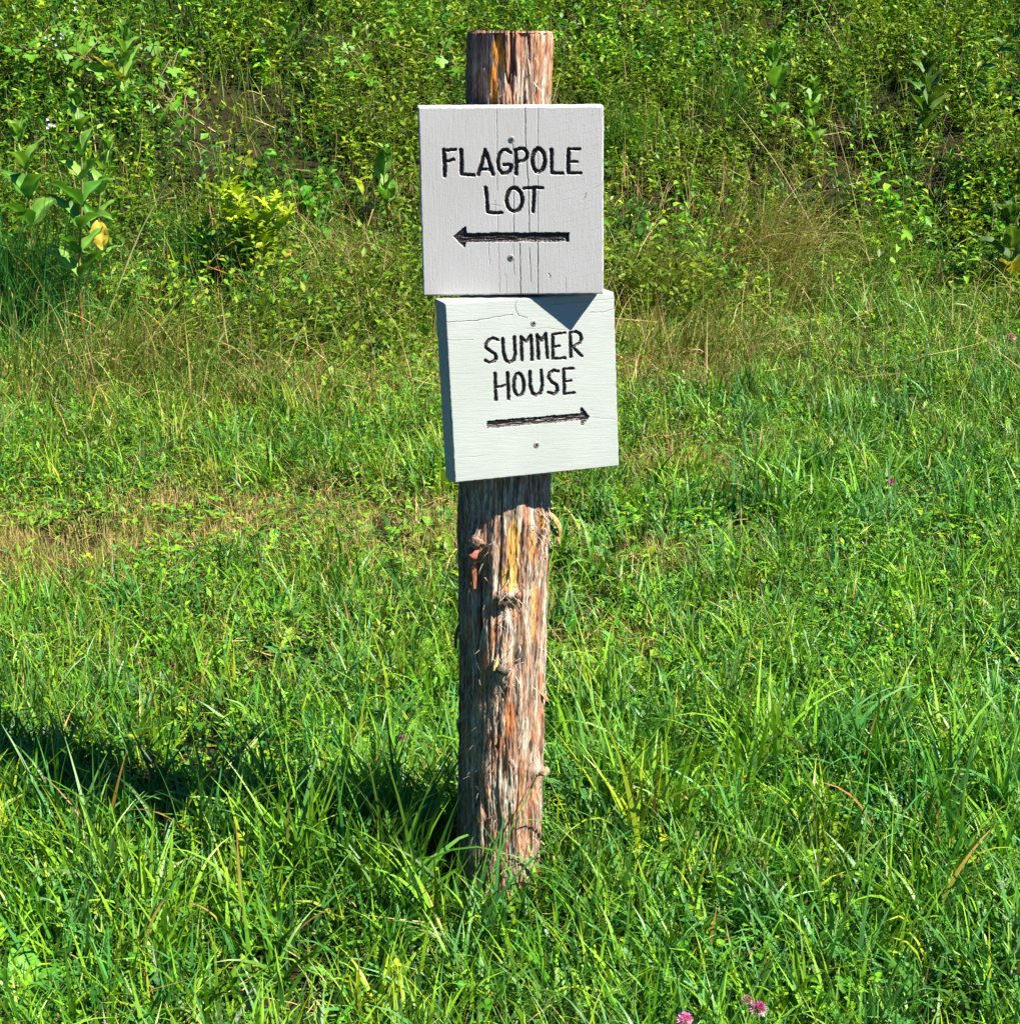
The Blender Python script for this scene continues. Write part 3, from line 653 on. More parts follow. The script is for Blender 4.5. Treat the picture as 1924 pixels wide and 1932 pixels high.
    V, Q, K = blades(P, U(0, 6.28, N), L, U(.0010, .0023, N), th0, rng.normal(0, .25, N), k, k, 2); b2.add(V, Q=Q, K=K)
    for (x_, y_, rx, ry, a_) in DRYP:
        m_ = int(20000*rx*ry*a_/.3); q_ = np.stack([x_+rng.normal(0, .6, m_)*rx, y_+rng.normal(0, .6, m_)*ry], -1); q_ = q_[rng.random(m_) < sstep(.35, .62, fbm(q_[:, 0]*7, q_[:, 1]*7, 711, 3))]; q_ = q_[clear_post(q_, .08)]; m_ = len(q_)
        k = mix(STRAW, TAN, rng.random(m_))*(.5+.8*rng.random((m_, 1))); k = np.where(rng.random((m_, 1)) < .3, G_YEL*.9, k)
        V, Q, K = blades(onground(q_, .002), U(0, 6.28, m_), U(.022, .060, m_), U(.0012, .0028, m_), np.abs(rng.normal(0, .5, m_)), rng.normal(0, .35, m_), k*.8, k, 2); b2.add(V, Q=Q, K=K)
    obj('dry_thatch', b2.mesh('dry_thatch', M_dry), label='straw coloured thatch and mown stubble lying through the grass', kind='stuff')
    # ---- clover and small broad leaves
    b3 = Bag(); n = 52000; xy = scatter(n, 1.8, 8.0, .6); xy = xy[clear_post(xy, .09)]
    f = sstep(.46, .66, fbm(xy[:, 0]*2.6, xy[:, 1]*2.6, 501, 3)); keep = rng.random(len(xy)) < .10+.55*f-.3*np.clip(field(xy, DRYP)+field(xy, CLEAR), 0, 1); xy = xy[keep]; N = len(xy)
    h = U(.018, .06, N); P = onground(xy); P[:, 2] += h; base = greens(N, (3, 3, 1.2, .8, 1.2), .15); sz = U(.007, .014, N); a0 = U(0, 6.28, N); til = rng.normal(0, .28, (N, 2))
    for k in range(3):
        a = a0+k*2.094; D = unit(np.stack([np.cos(a), np.sin(a), .1+til[:, 0]*np.cos(a)+til[:, 1]*np.sin(a)], -1)); S = unit(np.cross(np.array([0, 0, 1.]), D))
        V, T, Q, K = leaf_set(P, D, S, sz*1.25, sz*1.15, U(.05, .2, N), U(0, .15, N), base*(1+rng.normal(0, .06, (N, 1)))); b3.add(V, T, Q, K)
    V, Q, K = blades(P-np.stack([0*h, 0*h, h], -1), U(0, 6.28, N), h, np.full(N, .0010), 0*h, 0*h, base*.8, base*.9, 1); b3.add(V, Q=Q, K=K)
    # larger oval leaves (plantain, dandelion seedlings)
    n = 4200; xy = scatter(n, 1.8, 7.6, .6); xy = xy[clear_post(xy, .1)]; f = sstep(.45, .65, fbm(xy[:, 0]*1.7+9, xy[:, 1]*1.7, 511, 3)); xy = xy[rng.random(len(xy)) < .12+.5*f]
    m = 6; xy = np.repeat(xy, m, 0); N = len(xy); a = U(0, 6.28, N); el = U(.25, 1.1, N); D = np.stack([np.cos(a)*np.cos(el), np.sin(a)*np.cos(el), np.sin(el)], -1)
    S = unit(np.cross(np.array([0, 0, 1.]), D)+rng.normal(0, .2, (N, 3))); L = U(.035, .085, N)
    V, T, Q, K = leaf_set(onground(xy, .004), D, S, L, L*U(.22, .42, N), U(.05, .22, N), U(.1, .5, N), greens(N, (4, 3, 1, 1, 1), .12)); b3.add(V, T, Q, K)
    obj('clover', b3.mesh('clover', M_leaf), label='clover and small broad lawn leaves spread among the grass', kind='stuff')
    # ---- fine lacy ground weed (feathery bright leaves) mid lawn
    b5 = Bag(); n = 22000; xy = scatter(n, 2.6, 8.4, .6); f = sstep(.40, .62, fbm(xy[:, 0]*1.3+4, xy[:, 1]*1.6, 521, 3))+field(xy, [gp(1650, 620, .7, .6)+(1.,), gp(1750, 470, .8, .6)+(1.,), gp(480, 900, .5, .3)+(.6,)])
    xy = xy[rng.random(len(xy)) < np.clip(.2+.8*f, 0, 1)]; m = 9; idx = np.repeat(np.arange(len(xy)), m); N = len(idx); h = U(.03, .10, len(xy))[idx]*rng.random(N)
    P = onground(xy[idx]+rng.normal(0, .012, (N, 2))); P[:, 2] += h; a = U(0, 6.28, N); el = rng.normal(.35, .35, N)
    D = np.stack([np.cos(a)*np.cos(el), np.sin(a)*np.cos(el), np.sin(el)], -1); S = unit(np.cross(np.array([0, 0, 1.]), D)); L = U(.012, .034, N)
    V, T, Q, K = leaf_set(P, D, S, L, L*U(.16, .34, N), U(0, .2, N), U(0, .3, N), greens(N, (4, 2, 2, 1, .6), .15), True); b5.add(V, T, Q, K)
    obj('feathery_weeds', b5.mesh('feathery_weeds', M_leaf), label='low feathery green weeds filling the back of the lawn', kind='stuff')
    # ---- seed stalks: thin stem with small seeds pressed to it
    b4 = Bag(); spots = [gp(1650, 1760, .3, .2)+(1.,), gp(1560, 1500, .3, .25)+(1.,), gp(1750, 1600, .3, .3)+(.9,), gp(1480, 1100, .4, .3)+(.7,), gp(1750, 1150, .4, .3)+(.8,), gp(1240, 1560, .2, .15)+(.6,), gp(760, 1150, .25, .2)+(.7,), gp(300, 1250, .5, .3)+(.5,), gp(60, 1560, .3, .2)+(.6,), gp(560, 1250, .3, .2)+(.5,), gp(1070, 1720, .15, .1)+(.8,), gp(1100, 960, .12, .1)+(.6,)]
    n = 5200; xy = scatter(n, 1.8, 6.6, .6); xy = xy[clear_post(xy, .1)]; xy = xy[rng.random(len(xy)) < .05+.42*np.clip(field(xy, spots), 0, 1)]; N = len(xy)
    L = U(.07, .19, N); az = U(0, 6.28, N); th0 = np.abs(rng.normal(0, .2, N)); cu = rng.normal(.2, .25, N); k = mix((.16, .20, .03), (.26, .22, .06), rng.random(N)); P = onground(xy)
    V, Q, K = blades(P, az, L, np.full(N, .0014), th0, cu, k*.7, k, 4, twist=np.zeros(N)); b4.add(V, Q=Q, K=K)
    m = 22
    for j in range(m):
        t = .38+.62*j/(m-1); ang = th0+cu*t*.5; r_ = L*t
        p = P+np.stack([np.cos(az)*np.sin(ang)*r_, np.sin(az)*np.sin(ang)*r_, np.cos(ang)*r_], -1)
        a = U(0, 6.28, N); D = unit(np.stack([np.cos(a)*.6, np.sin(a)*.6, np.ones(N)], -1)); S = unit(np.cross(D, rng.normal(0, 1, (N, 3))))
        V, T, Q, K = leaf_set(p, D, S, U(.004, .0065, N), np.full(N, .0022), .3*np.ones(N), 0*L, k*(.9+.5*rng.random((N, 1))), True); b4.add(V, T, Q, K)
    obj('grass_seed_stalks', b4.mesh('grass_seed_stalks', M_grass), label='thin yellow green seed stalks rising through the grass', kind='stuff')
lawn()
# ---------------------------------------------------------------- the weedy bank
DARKP = [gp(1230, 520, .55, .45)+(1.,), gp(1330, 420, .45, .35)+(.8,), gp(700, 560, .35, .4)+(.9,), gp(770, 470, .3, .3)+(.7,), gp(470, 560, .3, .2)+(.5,), gp(30, 340, .4, .3)+(.5,), gp(1250, 60, .3, .4)+(.6,), gp(1560, 330, .3, .25)+(.6,)]
OPEN = [gp(a, b, .24, .42)+(1.,) for a, b in ((60, 560), (160, 640), (190, 620), (240, 250), (560, 130), (728, 440), (402, 520), (470, 560), (510, 560), (1462, 300), (1532, 340), (1744, 300), (1900, 560), (180, 150), (320, 180))]
def bank():
    def pts(n, y0=6.1, y1=14.5, pad=.9): return scatter(n, y0, y1, pad)
    # low leafy stems
    b = Bag(); xy = pts(44000, 6.4); dk = np.clip(field(xy, DARKP), 0, 1)
    e = 7.3+0.35*np.sin(xy[:, 0]*1.3+.6)+.25*np.clip(xy[:, 0], -2, 3); inb = sstep(-1.0, .7, xy[:, 1]-e+2.4*(fbm(xy[:, 0]*1.6, xy[:, 1]*1.6, 607, 3)-.5))
    big = fbm(xy[:, 0]*1.1, xy[:, 1]*1.1, 601, 3); tuft = fbm(xy[:, 0]*3.5, xy[:, 1]*3.5, 602, 3)
    keep = rng.random(len(xy)) < inb*(1-.25*dk)*(1-.45*np.clip(field(xy, OPEN), 0, 1))*sstep(.36, .56, tuft); xy = xy[keep]; inb = inb[keep]; big = big[keep]; dk = dk[keep]; tuft = tuft[keep]; n = len(xy)
    H = (.05+.14*rng.random(n)+.20*sstep(.42, .62, big))*(.35+.65*inb)*(1-.3*dk)*(.7+.8*sstep(.35, .65, tuft))
    az = U(0, 6.28, n); th0 = np.abs(rng.normal(0, .5, n)); cu = rng.normal(.3, .4, n)
    hue = fbm(xy[:, 0]*1.7+30, xy[:, 1]*1.7, 603, 2); base = greens(n, (2.0, 2.0, .4, 2.8, 2.6), .18); base = base*.86; base = mix(base, np.array([.110, .170, .007])*(.8+.4*rng.random((n, 1))), sstep(.4, .7, hue)*.7)
    P = onground(xy); V, Q, K = blades(P, az, H, np.full(n, .0025), th0, cu, base*.7, base, 3); b.add(V, Q=Q, K=K)
    M = 11
    for j in range(M):
        t = .12+.88*(j+rng.random(n))/M; ang = th0+cu*t*.5; r_ = H*t
        p = P+np.stack([np.cos(az)*np.sin(ang)*r_, np.sin(az)*np.sin(ang)*r_, np.cos(ang)*r_], -1)
        a = j*2.4+U(-.5, .5, n)+az; el = rng.normal(.45, .35, n); D = np.stack([np.cos(a)*np.cos(el), np.sin(a)*np.cos(el), np.sin(el)], -1)
        S = unit(np.cross(np.array([0, 0, 1.]), D)+rng.normal(0, .25, (n, 3))); L = U(.024, .064, n)*(1.15-.4*t)
        ff = rng.random(n) < .93; c = base*(1+rng.normal(0, .16, (n, 1)))*(.85+.3*t)[:, None]
        V, T, Q, K = leaf_set(p[ff], D[ff], S[ff], L[ff], (L*U(.28, .55, n))[ff], U(0, .22, n)[ff], U(0, .4, n)[ff], c[ff], True); b.add(V, T, Q, K)
    # taller, larger leaved weeds in clumps
    xy = pts(5200, 6.9); tf = fbm(xy[:, 0]*1.5+7, xy[:, 1]*1.5, 641, 3); ee = 7.3+0.35*np.sin(xy[:, 0]*1.3+.6)+.25*np.clip(xy[:, 0], -2, 3); xy = xy[(rng.random(len(xy)) < (sstep(.48, .62, tf)*.75+.04)*(1-np.clip(field(xy, OPEN)*1.3, 0, 1))) & (xy[:, 1] > ee)]; n = len(xy)
    H = U(.18, .42, n); az = U(0, 6.28, n); th0 = np.abs(rng.normal(0, .3, n)); cu = rng.normal(.3, .4, n); base = greens(n, (2, 3, .8, 1.2, 2.4), .2); P = onground(xy)
    V, Q, K = blades(P, az, H, np.full(n, .004), th0, cu, base*.7, base, 3); b.add(V, Q=Q, K=K); wr = U(.25, .6, n); ls = U(.05, .10, n)
    for j in range(13):
        t = .15+.85*(j+rng.random(n))/13; ang = th0+cu*t*.5; r_ = H*t; p = P+np.stack([np.cos(az)*np.sin(ang)*r_, np.sin(az)*np.sin(ang)*r_, np.cos(ang)*r_], -1)
        a = j*2.4+U(-.5, .5, n); el = rng.normal(.3, .4, n); D = np.stack([np.cos(a)*np.cos(el), np.sin(a)*np.cos(el), np.sin(el)], -1); S = unit(np.cross(np.array([0, 0, 1.]), D)+rng.normal(0, .25, (n, 3))); L = ls*(1.15-.55*t)*rng.uniform(.7, 1.2, n)
        V, T, Q, K = leaf_set(p, D, S, L, L*wr, U(.05, .25, n), U(.1, .6, n), base*(1+rng.normal(0, .15, (n, 1)))); b.add(V, T, Q, K)
    obj('bank_weeds', b.mesh('bank_weeds', M_leaf), label='dense small leaved weeds covering the bank behind the post', kind='stuff')
    # fine tall grass in the bank and its sprawling edge
    b = Bag(); xy = pts(42000, 5.0, 14.); n0 = len(xy)
    e = 7.3+0.35*np.sin(xy[:, 0]*1.3+.6)+.25*np.clip(xy[:, 0], -2, 3); d = xy[:, 1]-e; dens = sstep(-2.2, .0, d)*(.32+.9*sstep(.45, .65, fbm(xy[:, 0]*1.6, xy[:, 1]*1.6, 611, 3)))+.6*np.exp(-(d/.5)**2)
    dens = dens*(1-.5*np.clip(field(xy, DARKP), 0, 1))*(1-.6*np.clip(field(xy, OPEN), 0, 1)); keep = rng.random(n0) < dens; xy = xy[keep]; d = d[keep]; n = len(xy)
    L = U(.12, .36, n)*(.40+.60*sstep(-2.2, .0, d)); az = np.where(rng.random(n) < .45, rng.normal(-1.0, .8, n), U(0, 6.28, n)); th0 = np.abs(rng.normal(.15, .3, n)); cu = rng.gamma(2, .42, n)
    lf = sstep(-1.2, -2.0, xy[:, 0])[:, None]; col = greens(n, (2, 2, 1.4, 2.6, .8), .16); col = col*(1-lf*.5)+lf*.5*G_BLUE*1.3
    dr = rng.random(n) < (.14+.34*np.exp(-((d+.5)/.8)**2)); col = np.where(dr[:, None], mix(STRAW, TAN, rng.random(n))*(.6+.6*rng.random((n, 1))), col)
    V, Q, K = blades(onground(xy), az, L, U(.0018, .0042, n), th0, cu, col*.75, col, 6); b.add(V, Q=Q, K=K)
    obj('meadow_grass', b.mesh('meadow_grass', M_grass), label='long uncut grass leaning out of the weedy bank', kind='stuff')
    # dead stalks and brown litter
    b = Bag(); xy = pts(60000, 5.9, 13.); dk = np.clip(field(xy, DARKP), 0, 1); xy = xy[rng.random(len(xy)) < .10+.75*dk]; n = len(xy); fl = rng.random(n) < .5
    k = mix(STRAW, (.14, .08, .04), rng.random(n)**.8)*(.6+.6*rng.random((n, 1)))
    P = onground(xy); P[:, 2] += rng.random(n)*.12
    V, Q, K = blades(P, U(0, 6.28, n), U(.05, .30, n), U(.0015, .0045, n), np.where(fl, U(1., 1.6, n), np.abs(rng.normal(.2, .4, n))), rng.normal(0, .3, n), k, k, 3); b.add(V, Q=Q, K=K)
    obj('dead_stalks', b.mesh('dead_stalks', M_dry), label='tangle of brown and straw coloured dead stems in the bank hollows', kind='stuff')
bank()
# ================================================================== SINGLE PLANTS
def big_leaf(bag, base, D, up, L, W, droop, col, wave=.06, fold=.18, back=None):
    D = unit(np.array(D, float)); S = unit(np.cross(D, np.array(up, float))); Nn = np.cross(S, D)
    nl, nw = 9, 6; t = np.linspace(0, 1, nl); s = np.linspace(-1, 1, 2*nw-5)
    T, Sg = np.meshgrid(t, s, indexing='ij')
    prof = np.sin(np.pi*np.clip(T, 0, 1)**.85)**.75*(1-.12*T); prof[0] = .12; prof[-1] = .03
    ph = rng.uniform(0, 6)
    ang = droop*T**1.4
    along = np.cumsum(np.concatenate([np.zeros((1, T.shape[1])), np.cos((ang[1:]+ang[:-1])/2)*np.diff(T, axis=0)]), 0)*L
    down = np.cumsum(np.concatenate([np.zeros((1, T.shape[1])), np.sin((ang[1:]+ang[:-1])/2)*np.diff(T, axis=0)]), 0)*L
    lift = np.abs(Sg)*fold*W*.5*prof+wave*W*np.sin(T*14+ph+Sg*2)*np.abs(Sg)
    P = np.array(base)+D*along[..., None]-Nn*down[..., None]+S*(Sg*W*.5*prof)[..., None]+Nn*lift[..., None]
    vein = (np.sin(T*42-np.abs(Sg)*5)*.5+.5)
    K = np.array(col)*(1+.14*(vein-.5))[..., None]; K = mix(K, np.array(col)*1.9+.04, np.exp(-(Sg/.12)**2)*.75)
    m = len(s); i = np.arange(nl*m).reshape(nl, m); q = np.stack([i[:-1, :-1], i[:-1, 1:], i[1:, 1:], i[1:, :-1]], -1).reshape(-1, 4)
    bag.add(P.reshape(-1, 3), Q=q, K=K.reshape(-1, 3))
def tube(bag, pts, r0, r1, col, n=7, knots=0):
    pts = np.array(pts, float); m = len(pts); tg = unit(np.gradient(pts, axis=0)); a = np.linspace(0, 2*math.pi, n, endpoint=False)
    ref = np.array([0, 1., .1]); s1 = unit(np.cross(tg, ref)); s2 = np.cross(tg, s1); rr = np.linspace(r0, r1, m)
    if knots: rr = rr*(1+.35*np.exp(-((np.linspace(0, knots, m) % 1-.5)/.06)**2))
    P = pts[:, None]+rr[:, None, None]*(np.cos(a)[None, :, None]*s1[:, None]+np.sin(a)[None, :, None]*s2[:, None])
    k = np.arange(n); i = np.arange(m*n).reshape(m, n); j = np.roll(i, -1, axis=1)
    q = np.stack([i[:-1], j[:-1], j[1:], i[1:]], -1).reshape(-1, 4); t_ = [(0*n+0, b, a_) for a_, b in zip(k[1:-1], k[2:])]
    col = np.array(col, float); K = col if col.ndim == 1 else (col[0]*(1-np.linspace(0, 1, m)[:, None])+col[1]*np.linspace(0, 1, m)[:, None]).repeat(n, 0)
    e = (m-1)*n; t2 = [(e, e+a_, e+b) for a_, b in zip(k[1:-1], k[2:])]
    bag.add(P.reshape(-1, 3), T=t_+t2, Q=q, K=K)
M_stem = leaf_mat('plant_stem', .5, .1, .4, scale=50)
def stand(px, py):                                  # a point on the ground, given by where it is in the photo
    p = at(px, py); return np.array([p[0], p[1], float(ground_z(p[0], p[1]))-.01])
MG = np.array([.055, .175, .018]); ML = np.array([.180, .330, .045])
def milkweed(px, py, toppx, toppy, leafL, nodes, label, stemcol=((.30, .10, .04), (.20, .30, .08)), dark=1., first=.15, leaf_w=.48, spread=.75, yellow=None, cat='milkweed', group='milkweed plants in the bank'):
    leafL = leafL*1.3; b0 = stand(px, py); D = b0[1]-.1
    top = at_Y(toppx, toppy, D); H = max(.15, top[2]-b0[2]); n = 14; t = np.linspace(0, 1, n)
    o = obj('milkweed', None, label=label, cat=cat, group=group, loc=tuple(b0)); o.empty_display_size = .05
    lean = np.array([top[0]-b0[0], -.1, 0]); Hs = H-leafL*.55
    st = np.stack([lean[0]*t**1.3, lean[1]*t, Hs*t], -1); st[:, 0] += .01*np.sin(t*7+px)
    sb = Bag(); tube(sb, st, .0055, .003, np.array(stemcol), 8); obj('stem', sb.mesh('stem', M_stem), o)
    lb = Bag(); a0 = rng.uniform(0, 3)
    for k in range(nodes):
        f = first+(1-first)*k/(nodes-1); p = np.array([np.interp(f, t, st[:, c]) for c in range(3)]); l = leafL*(1-.35*max(0, f-.6)/.4)*rng.uniform(.65, 1.15)
        for s_ in range(2 if k < nodes-1 else 4):
            a = a0+k*1.57+s_*(math.pi if k < nodes-1 else math.pi/2)+rng.normal(0, .2)
            el = math.radians(28+38*f)*rng.uniform(.8, 1.2) if k < nodes-1 else math.radians(74)
            el = max(.2, el*(1.15-.3*(spread-.5)))
            dd = np.array([math.cos(a)*math.cos(el), math.sin(a)*math.cos(el), math.sin(el)]); up = np.array([-math.cos(a)*math.sin(el), -math.sin(a)*math.sin(el), math.cos(el)])
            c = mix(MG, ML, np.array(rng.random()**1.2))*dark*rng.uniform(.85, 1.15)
            big_leaf(lb, p, dd, up, l if k < nodes-1 else l*.8, l*leaf_w*rng.uniform(.9, 1.1), rng.uniform(.15, 1.3), c if rng.random() > .03 else c*.4+np.array([.22, .15, .02]), .09, rng.uniform(.2, .6))
    obj('leaves', lb.mesh('leaves', M_big), o)
    if yellow:
        yb = Bag(); p = at_Y(yellow[0], yellow[1], D-.03)-b0
        big_leaf(yb, p, (.15, -.25, -1), (0, -1, .2), .115, .072, .3, (.62, .46, .06), .08, .15); obj('withered_leaf', yb.mesh('withered_leaf', M_big), o, label='yellow withered leaf hanging from the stem')
    return o
milkweed(78, 545, 30, 205, .175, 5, 'large leaved milkweed cut off by the left edge of the photo', first=.25)
milkweed(160, 650, 145, 150, .135, 8, 'tallest milkweed with a bare reddish stem near the left edge', first=.3)
milkweed(182, 600, 200, 238, .12, 6, 'red stemmed milkweed with one yellow withered leaf', first=.35, yellow=(184, 415))
milkweed(246, 235, 228, 30, .15, 6, 'bushy milkweed among grape leaves at the top left', first=.2)
milkweed(558, 130, 540, 2, .13, 5, 'milkweed at the top edge between the grape leaves and the post', first=.25)
milkweed(728, 440, 728, 262, .135, 5, 'milkweed just left of the upper sign board', first=.25)
milkweed(402, 520, 385, 395, .10, 5, 'short milkweed beside the lime green mugwort', first=.2, dark=.9)
milkweed(1462, 290, 1462, 72, .155, 6, 'taller milkweed of the pair right of the upper board', first=.3)
milkweed(1532, 330, 1538, 136, .13, 5, 'shorter milkweed of the pair right of the upper board', first=.4)
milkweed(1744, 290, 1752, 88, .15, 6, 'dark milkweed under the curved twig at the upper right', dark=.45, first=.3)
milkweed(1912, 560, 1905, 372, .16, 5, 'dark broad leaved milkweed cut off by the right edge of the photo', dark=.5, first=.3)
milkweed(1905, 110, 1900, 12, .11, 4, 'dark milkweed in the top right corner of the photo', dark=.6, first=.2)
# lime green mugwort
def lobed_leaf(bag, base, D, up, L, W, lobes, col, depth=.5):
    D = unit(np.array(D, float)); S = unit(np.cross(D, np.array(up, float))); Nn = np.cross(S, D); pts = [(0, 0)]
    for side in (1, -1):
        seq = []
        for k in range(lobes):
            f = (k+.6)/lobes; wv = W*.5*math.sin(math.pi*min(1, f**.8*.92+.06))
            seq += [(f*L*.86-.03*L, wv*(1-depth)), (f*L*.86+.10*L, wv*1.05)]
        pts += seq if side == 1 else []
        if side == 1: pts.append((L, 0)); right = seq
    poly = [(0, .002)]+[(a, b) for a, b in right]+[(L, 0)]+[(a, -b) for a, b in reversed(right)]
    m = len(poly); V = [np.array(base)+D*L*.45+Nn*.02*L*0]
    for (a, b) in poly: V.append(np.array(base)+D*a+S*b+Nn*(abs(b)*.35-.25*a*a/L))
    K = np.array([np.array(col)*.9]+[np.array(col)*rng.uniform(.9, 1.15) for _ in poly])
    bag.add(V, T=[(0, 1+k, 1+(k+1) % m) for k in range(m)], K=K)
def mugwort():
    b0 = stand(470, 545); o = obj('mugwort', None, label='lime green lobed mugwort glowing in the sun left of the boards', cat='mugwort', loc=tuple(b0)); D = b0[1]-.08; lb = Bag(); sb = Bag()
    for (tx, ty, nn) in ((418, 345, 18), (450, 352, 17), (520, 368, 18), (548, 385, 16), (480, 400, 15), (440, 400, 15), (500, 440, 12)):
        top = at_Y(tx, ty+18, D)-b0; t = np.linspace(0, 1, 10); st = np.stack([top[0]*t**1.4, top[1]*t, top[2]*t], -1); tube(sb, st, .003, .0014, np.array(((.45, .14, .04), (.36, .42, .05))), 6)
        for k in range(nn):
            f = .3+.7*k/(nn-1); p = np.array([np.interp(f, t, st[:, c]) for c in range(3)]); a = k*2.4+tx
            el = .35+.6*f; dd = (math.cos(a)*math.cos(el), math.sin(a)*math.cos(el), math.sin(el)); up = (-math.cos(a)*math.sin(el), -math.sin(a)*math.sin(el)-.3, math.cos(el))
            l = .12*rng.uniform(.7, 1.15)*(1.1-.3*f); lobed_leaf(lb, p, dd, up, l, l*.75, 4, np.array([.36, .50, .015])*rng.uniform(.75, 1.1)*(.6+.4*f), .62)
    obj('stem', sb.mesh('stem', M_stem), o); obj('leaves', lb.mesh('leaves', M_big, False), o)
    yb = Bag(); p = at_Y(548, 470, D-.02)-b0; big_leaf(yb, p, (.1, -.2, -1), (0, -1, .2), .06, .03, .3, (.66, .34, .06)); p2 = at_Y(515, 490, D-.02)-b0
    big_leaf(yb, p2, (.9, -.2, -.15), (0, -.4, 1), .065, .022, .3, (.66, .48, .07)); obj('withered_leaves', yb.mesh('withered_leaves', M_big), o, label='yellow and orange withered lower leaves')
mugwort()
def vine(px, py, spots, label):
    b0 = stand(px, py); o = obj('grape_vine', None, label=label, cat='vine', group='grape vines in the bank', loc=tuple(b0)); lb = Bag(); sb = Bag(); last = np.array([0, 0, .02])
    for (x, y, sz) in spots:
        g = at(x, y, .30); p = g-b0; p[2] = p[2]; mid = (last+p)/2+np.array([0, 0, .03])
        tube(sb, [last, mid, p], .003, .002, (.20, .14, .06), 6); last = p*1.0
        L = sz*.95; n = 26; aa = np.linspace(-math.pi*.94, math.pi*.94, n); rr = L*.5*(.78+.20*np.cos(5*aa)+.05*np.cos(19*aa)); rr = rr*(1+.12*np.cos(aa))
        yaw = rng.uniform(-.9, .9)-math.pi/2; tilt = rng.uniform(.5, 1.05)
        D = np.array([math.cos(yaw)*math.cos(tilt), math.sin(yaw)*math.cos(tilt), -math.sin(tilt)]); S = unit(np.cross(D, np.array([0, 0, 1.]))); Nn = np.cross(S, D)
        V = [p]+[p+D*(r_*math.cos(a_)+L*.1)+S*r_*math.sin(a_)-Nn*.10*r_*math.cos(2*a_) for a_, r_ in zip(aa, rr)]
        c = np.array([.10, .27, .014])*rng.uniform(.6, 1.2); K = [c*1.35]+[c*(.8+.5*(r_/L/.5-.5)) for r_ in rr]
        lb.add(V, T=[(0, 1+k, 2+k) for k in range(n-1)], K=K)
    obj('stem', sb.mesh('stem', M_stem), o); obj('leaves', lb.mesh('leaves', M_big), o)
vine(90, 150, [(35, 55, .10), (75, 75, .11), (110, 50, .12), (140, 62, .11), (152, 85, .12), (165, 45, .11), (185, 75, .12), (205, 92, .11), (225, 60, .09), (150, 115, .10), (182, 122, .11), (118, 100, .10), (60, 100, .09), (20, 90, .1), (205, 125, .1)], 'grape vine with big bright lobed leaves in the top left corner')
vine(320, 240, [(290, 85, .10), (305, 110, .09), (325, 130, .08), (345, 95, .09), (300, 150, .08), (330, 190, .09), (285, 195, .08), (310, 210, .08), (355, 170, .08), (345, 225, .08), (270, 150, .08)], 'grape vine creeping right of the bushy top left milkweed')
vine(680, 170, [(655, 85, .08), (690, 105, .09), (640, 110, .08), (668, 135, .09), (700, 150, .08), (620, 70, .08), (830, 110, .09), (845, 75, .09), (860, 130, .08)], 'grape vine with pale leaves directly left of the post top')
# dry stalks and twigs that stand alone
def stalk(name, pts, r0, r1, col, label, cat='stalk', depth=None, leaves=None, group=None, knots=0):
    b0 = stand(*pts[0]); D = b0[1]; P = [b0+np.array([0, 0, 0])]
    for k, (x, y) in enumerate(pts[1:]): P.append(at_Y(x, y, D-(.10 if depth is None else depth)*(k+1)/(len(pts)-1)))
    P = np.array(P)-b0; t = np.linspace(0, 1, len(P)); tt = np.linspace(0, 1, 24); C_ = np.stack([np.interp(tt, t, P[:, c]) for c in range(3)], -1)
    for _ in range(3): C_[1:-1] = (C_[:-2]+2*C_[1:-1]+C_[2:])/4
    bg_ = Bag(); tube(bg_, C_, r0, r1, np.array(col), 7, knots)
    if leaves:
        o = obj(name, None, label=label, cat=cat, group=group, loc=tuple(b0)); obj('stem', bg_.mesh('stem', M_dry if not leaves else M_stem), o); lb = Bag()
        for (f, a, l, c) in leaves:
            p = np.array([np.interp(f, tt, C_[:, c_]) for c_ in range(3)]); d = (math.cos(a), -.5, math.sin(a)); big_leaf(lb, p, d, (0, -.7, .7), l, l*.42, .5, c)
        obj('leaves', lb.mesh('leaves', M_big), o)
    else: obj(name, bg_.mesh(name, M_dry), label=label, cat=cat, group=group, loc=tuple(b0))
SG = 'single dry stalks in the bank'
stalk('dry_stalk', [(178, 660), (215, 560), (262, 440), (300, 370), (322, 333)], .0042, .0024, ((.48, .50, .16), (.52, .54, .2)), 'long pale green jointed stalk leaning right of the tall milkweeds', group=SG, knots=9)
stalk('dry_stalk', [(1572, 510), (1530, 420), (1460, 300), (1391, 214)], .0022, .0012, ((.62, .52, .28), (.62, .52, .28)), 'straight straw stalk leaning left below the milkweed pair', group=SG)
stalk('dry_stalk', [(1648, 515), (1625, 440), (1600, 320), (1575, 231)], .0020, .0010, ((.50, .46, .20), (.55, .5, .22)), 'thin straw stalk right of the milkweed pair and its neighbour', group=SG)
stalk('dry_stalk', [(1612, 150), (1580, 80), (1540, 12), (1530, -6)], .0026, .0016, ((.62, .50, .28), (.62, .5, .28)), 'straw stalk leaning left at the top edge above the milkweed pair', group=SG)
stalk('dry_stalk', [(1758, 120), (1770, 70), (1786, 0)], .0030, .0018, ((.62, .45, .22), (.66, .5, .26)), 'upright tan stalk above the dark milkweed at the upper right', group=SG)
stalk('dry_stalk', [(1110, 620), (1060, 560), (1190, 400), (1270, 330)][:1]+[(1150, 530), (1190, 440), (1215, 380)], .0018, .0009, ((.60, .50, .28), (.60, .5, .28)), 'thin straw stalk right beside the upper board', group=SG)
stalk('bramble_stem', [(610, 628), (560, 590), (490, 548), (440, 520), (385, 500)], .0036, .0022, ((.46, .09, .04), (.42, .12, .04)), 'red bramble stem arching down to the lawn below the mugwort', 'bramble', depth=.05)
DK = np.array([.04, .11, .02])
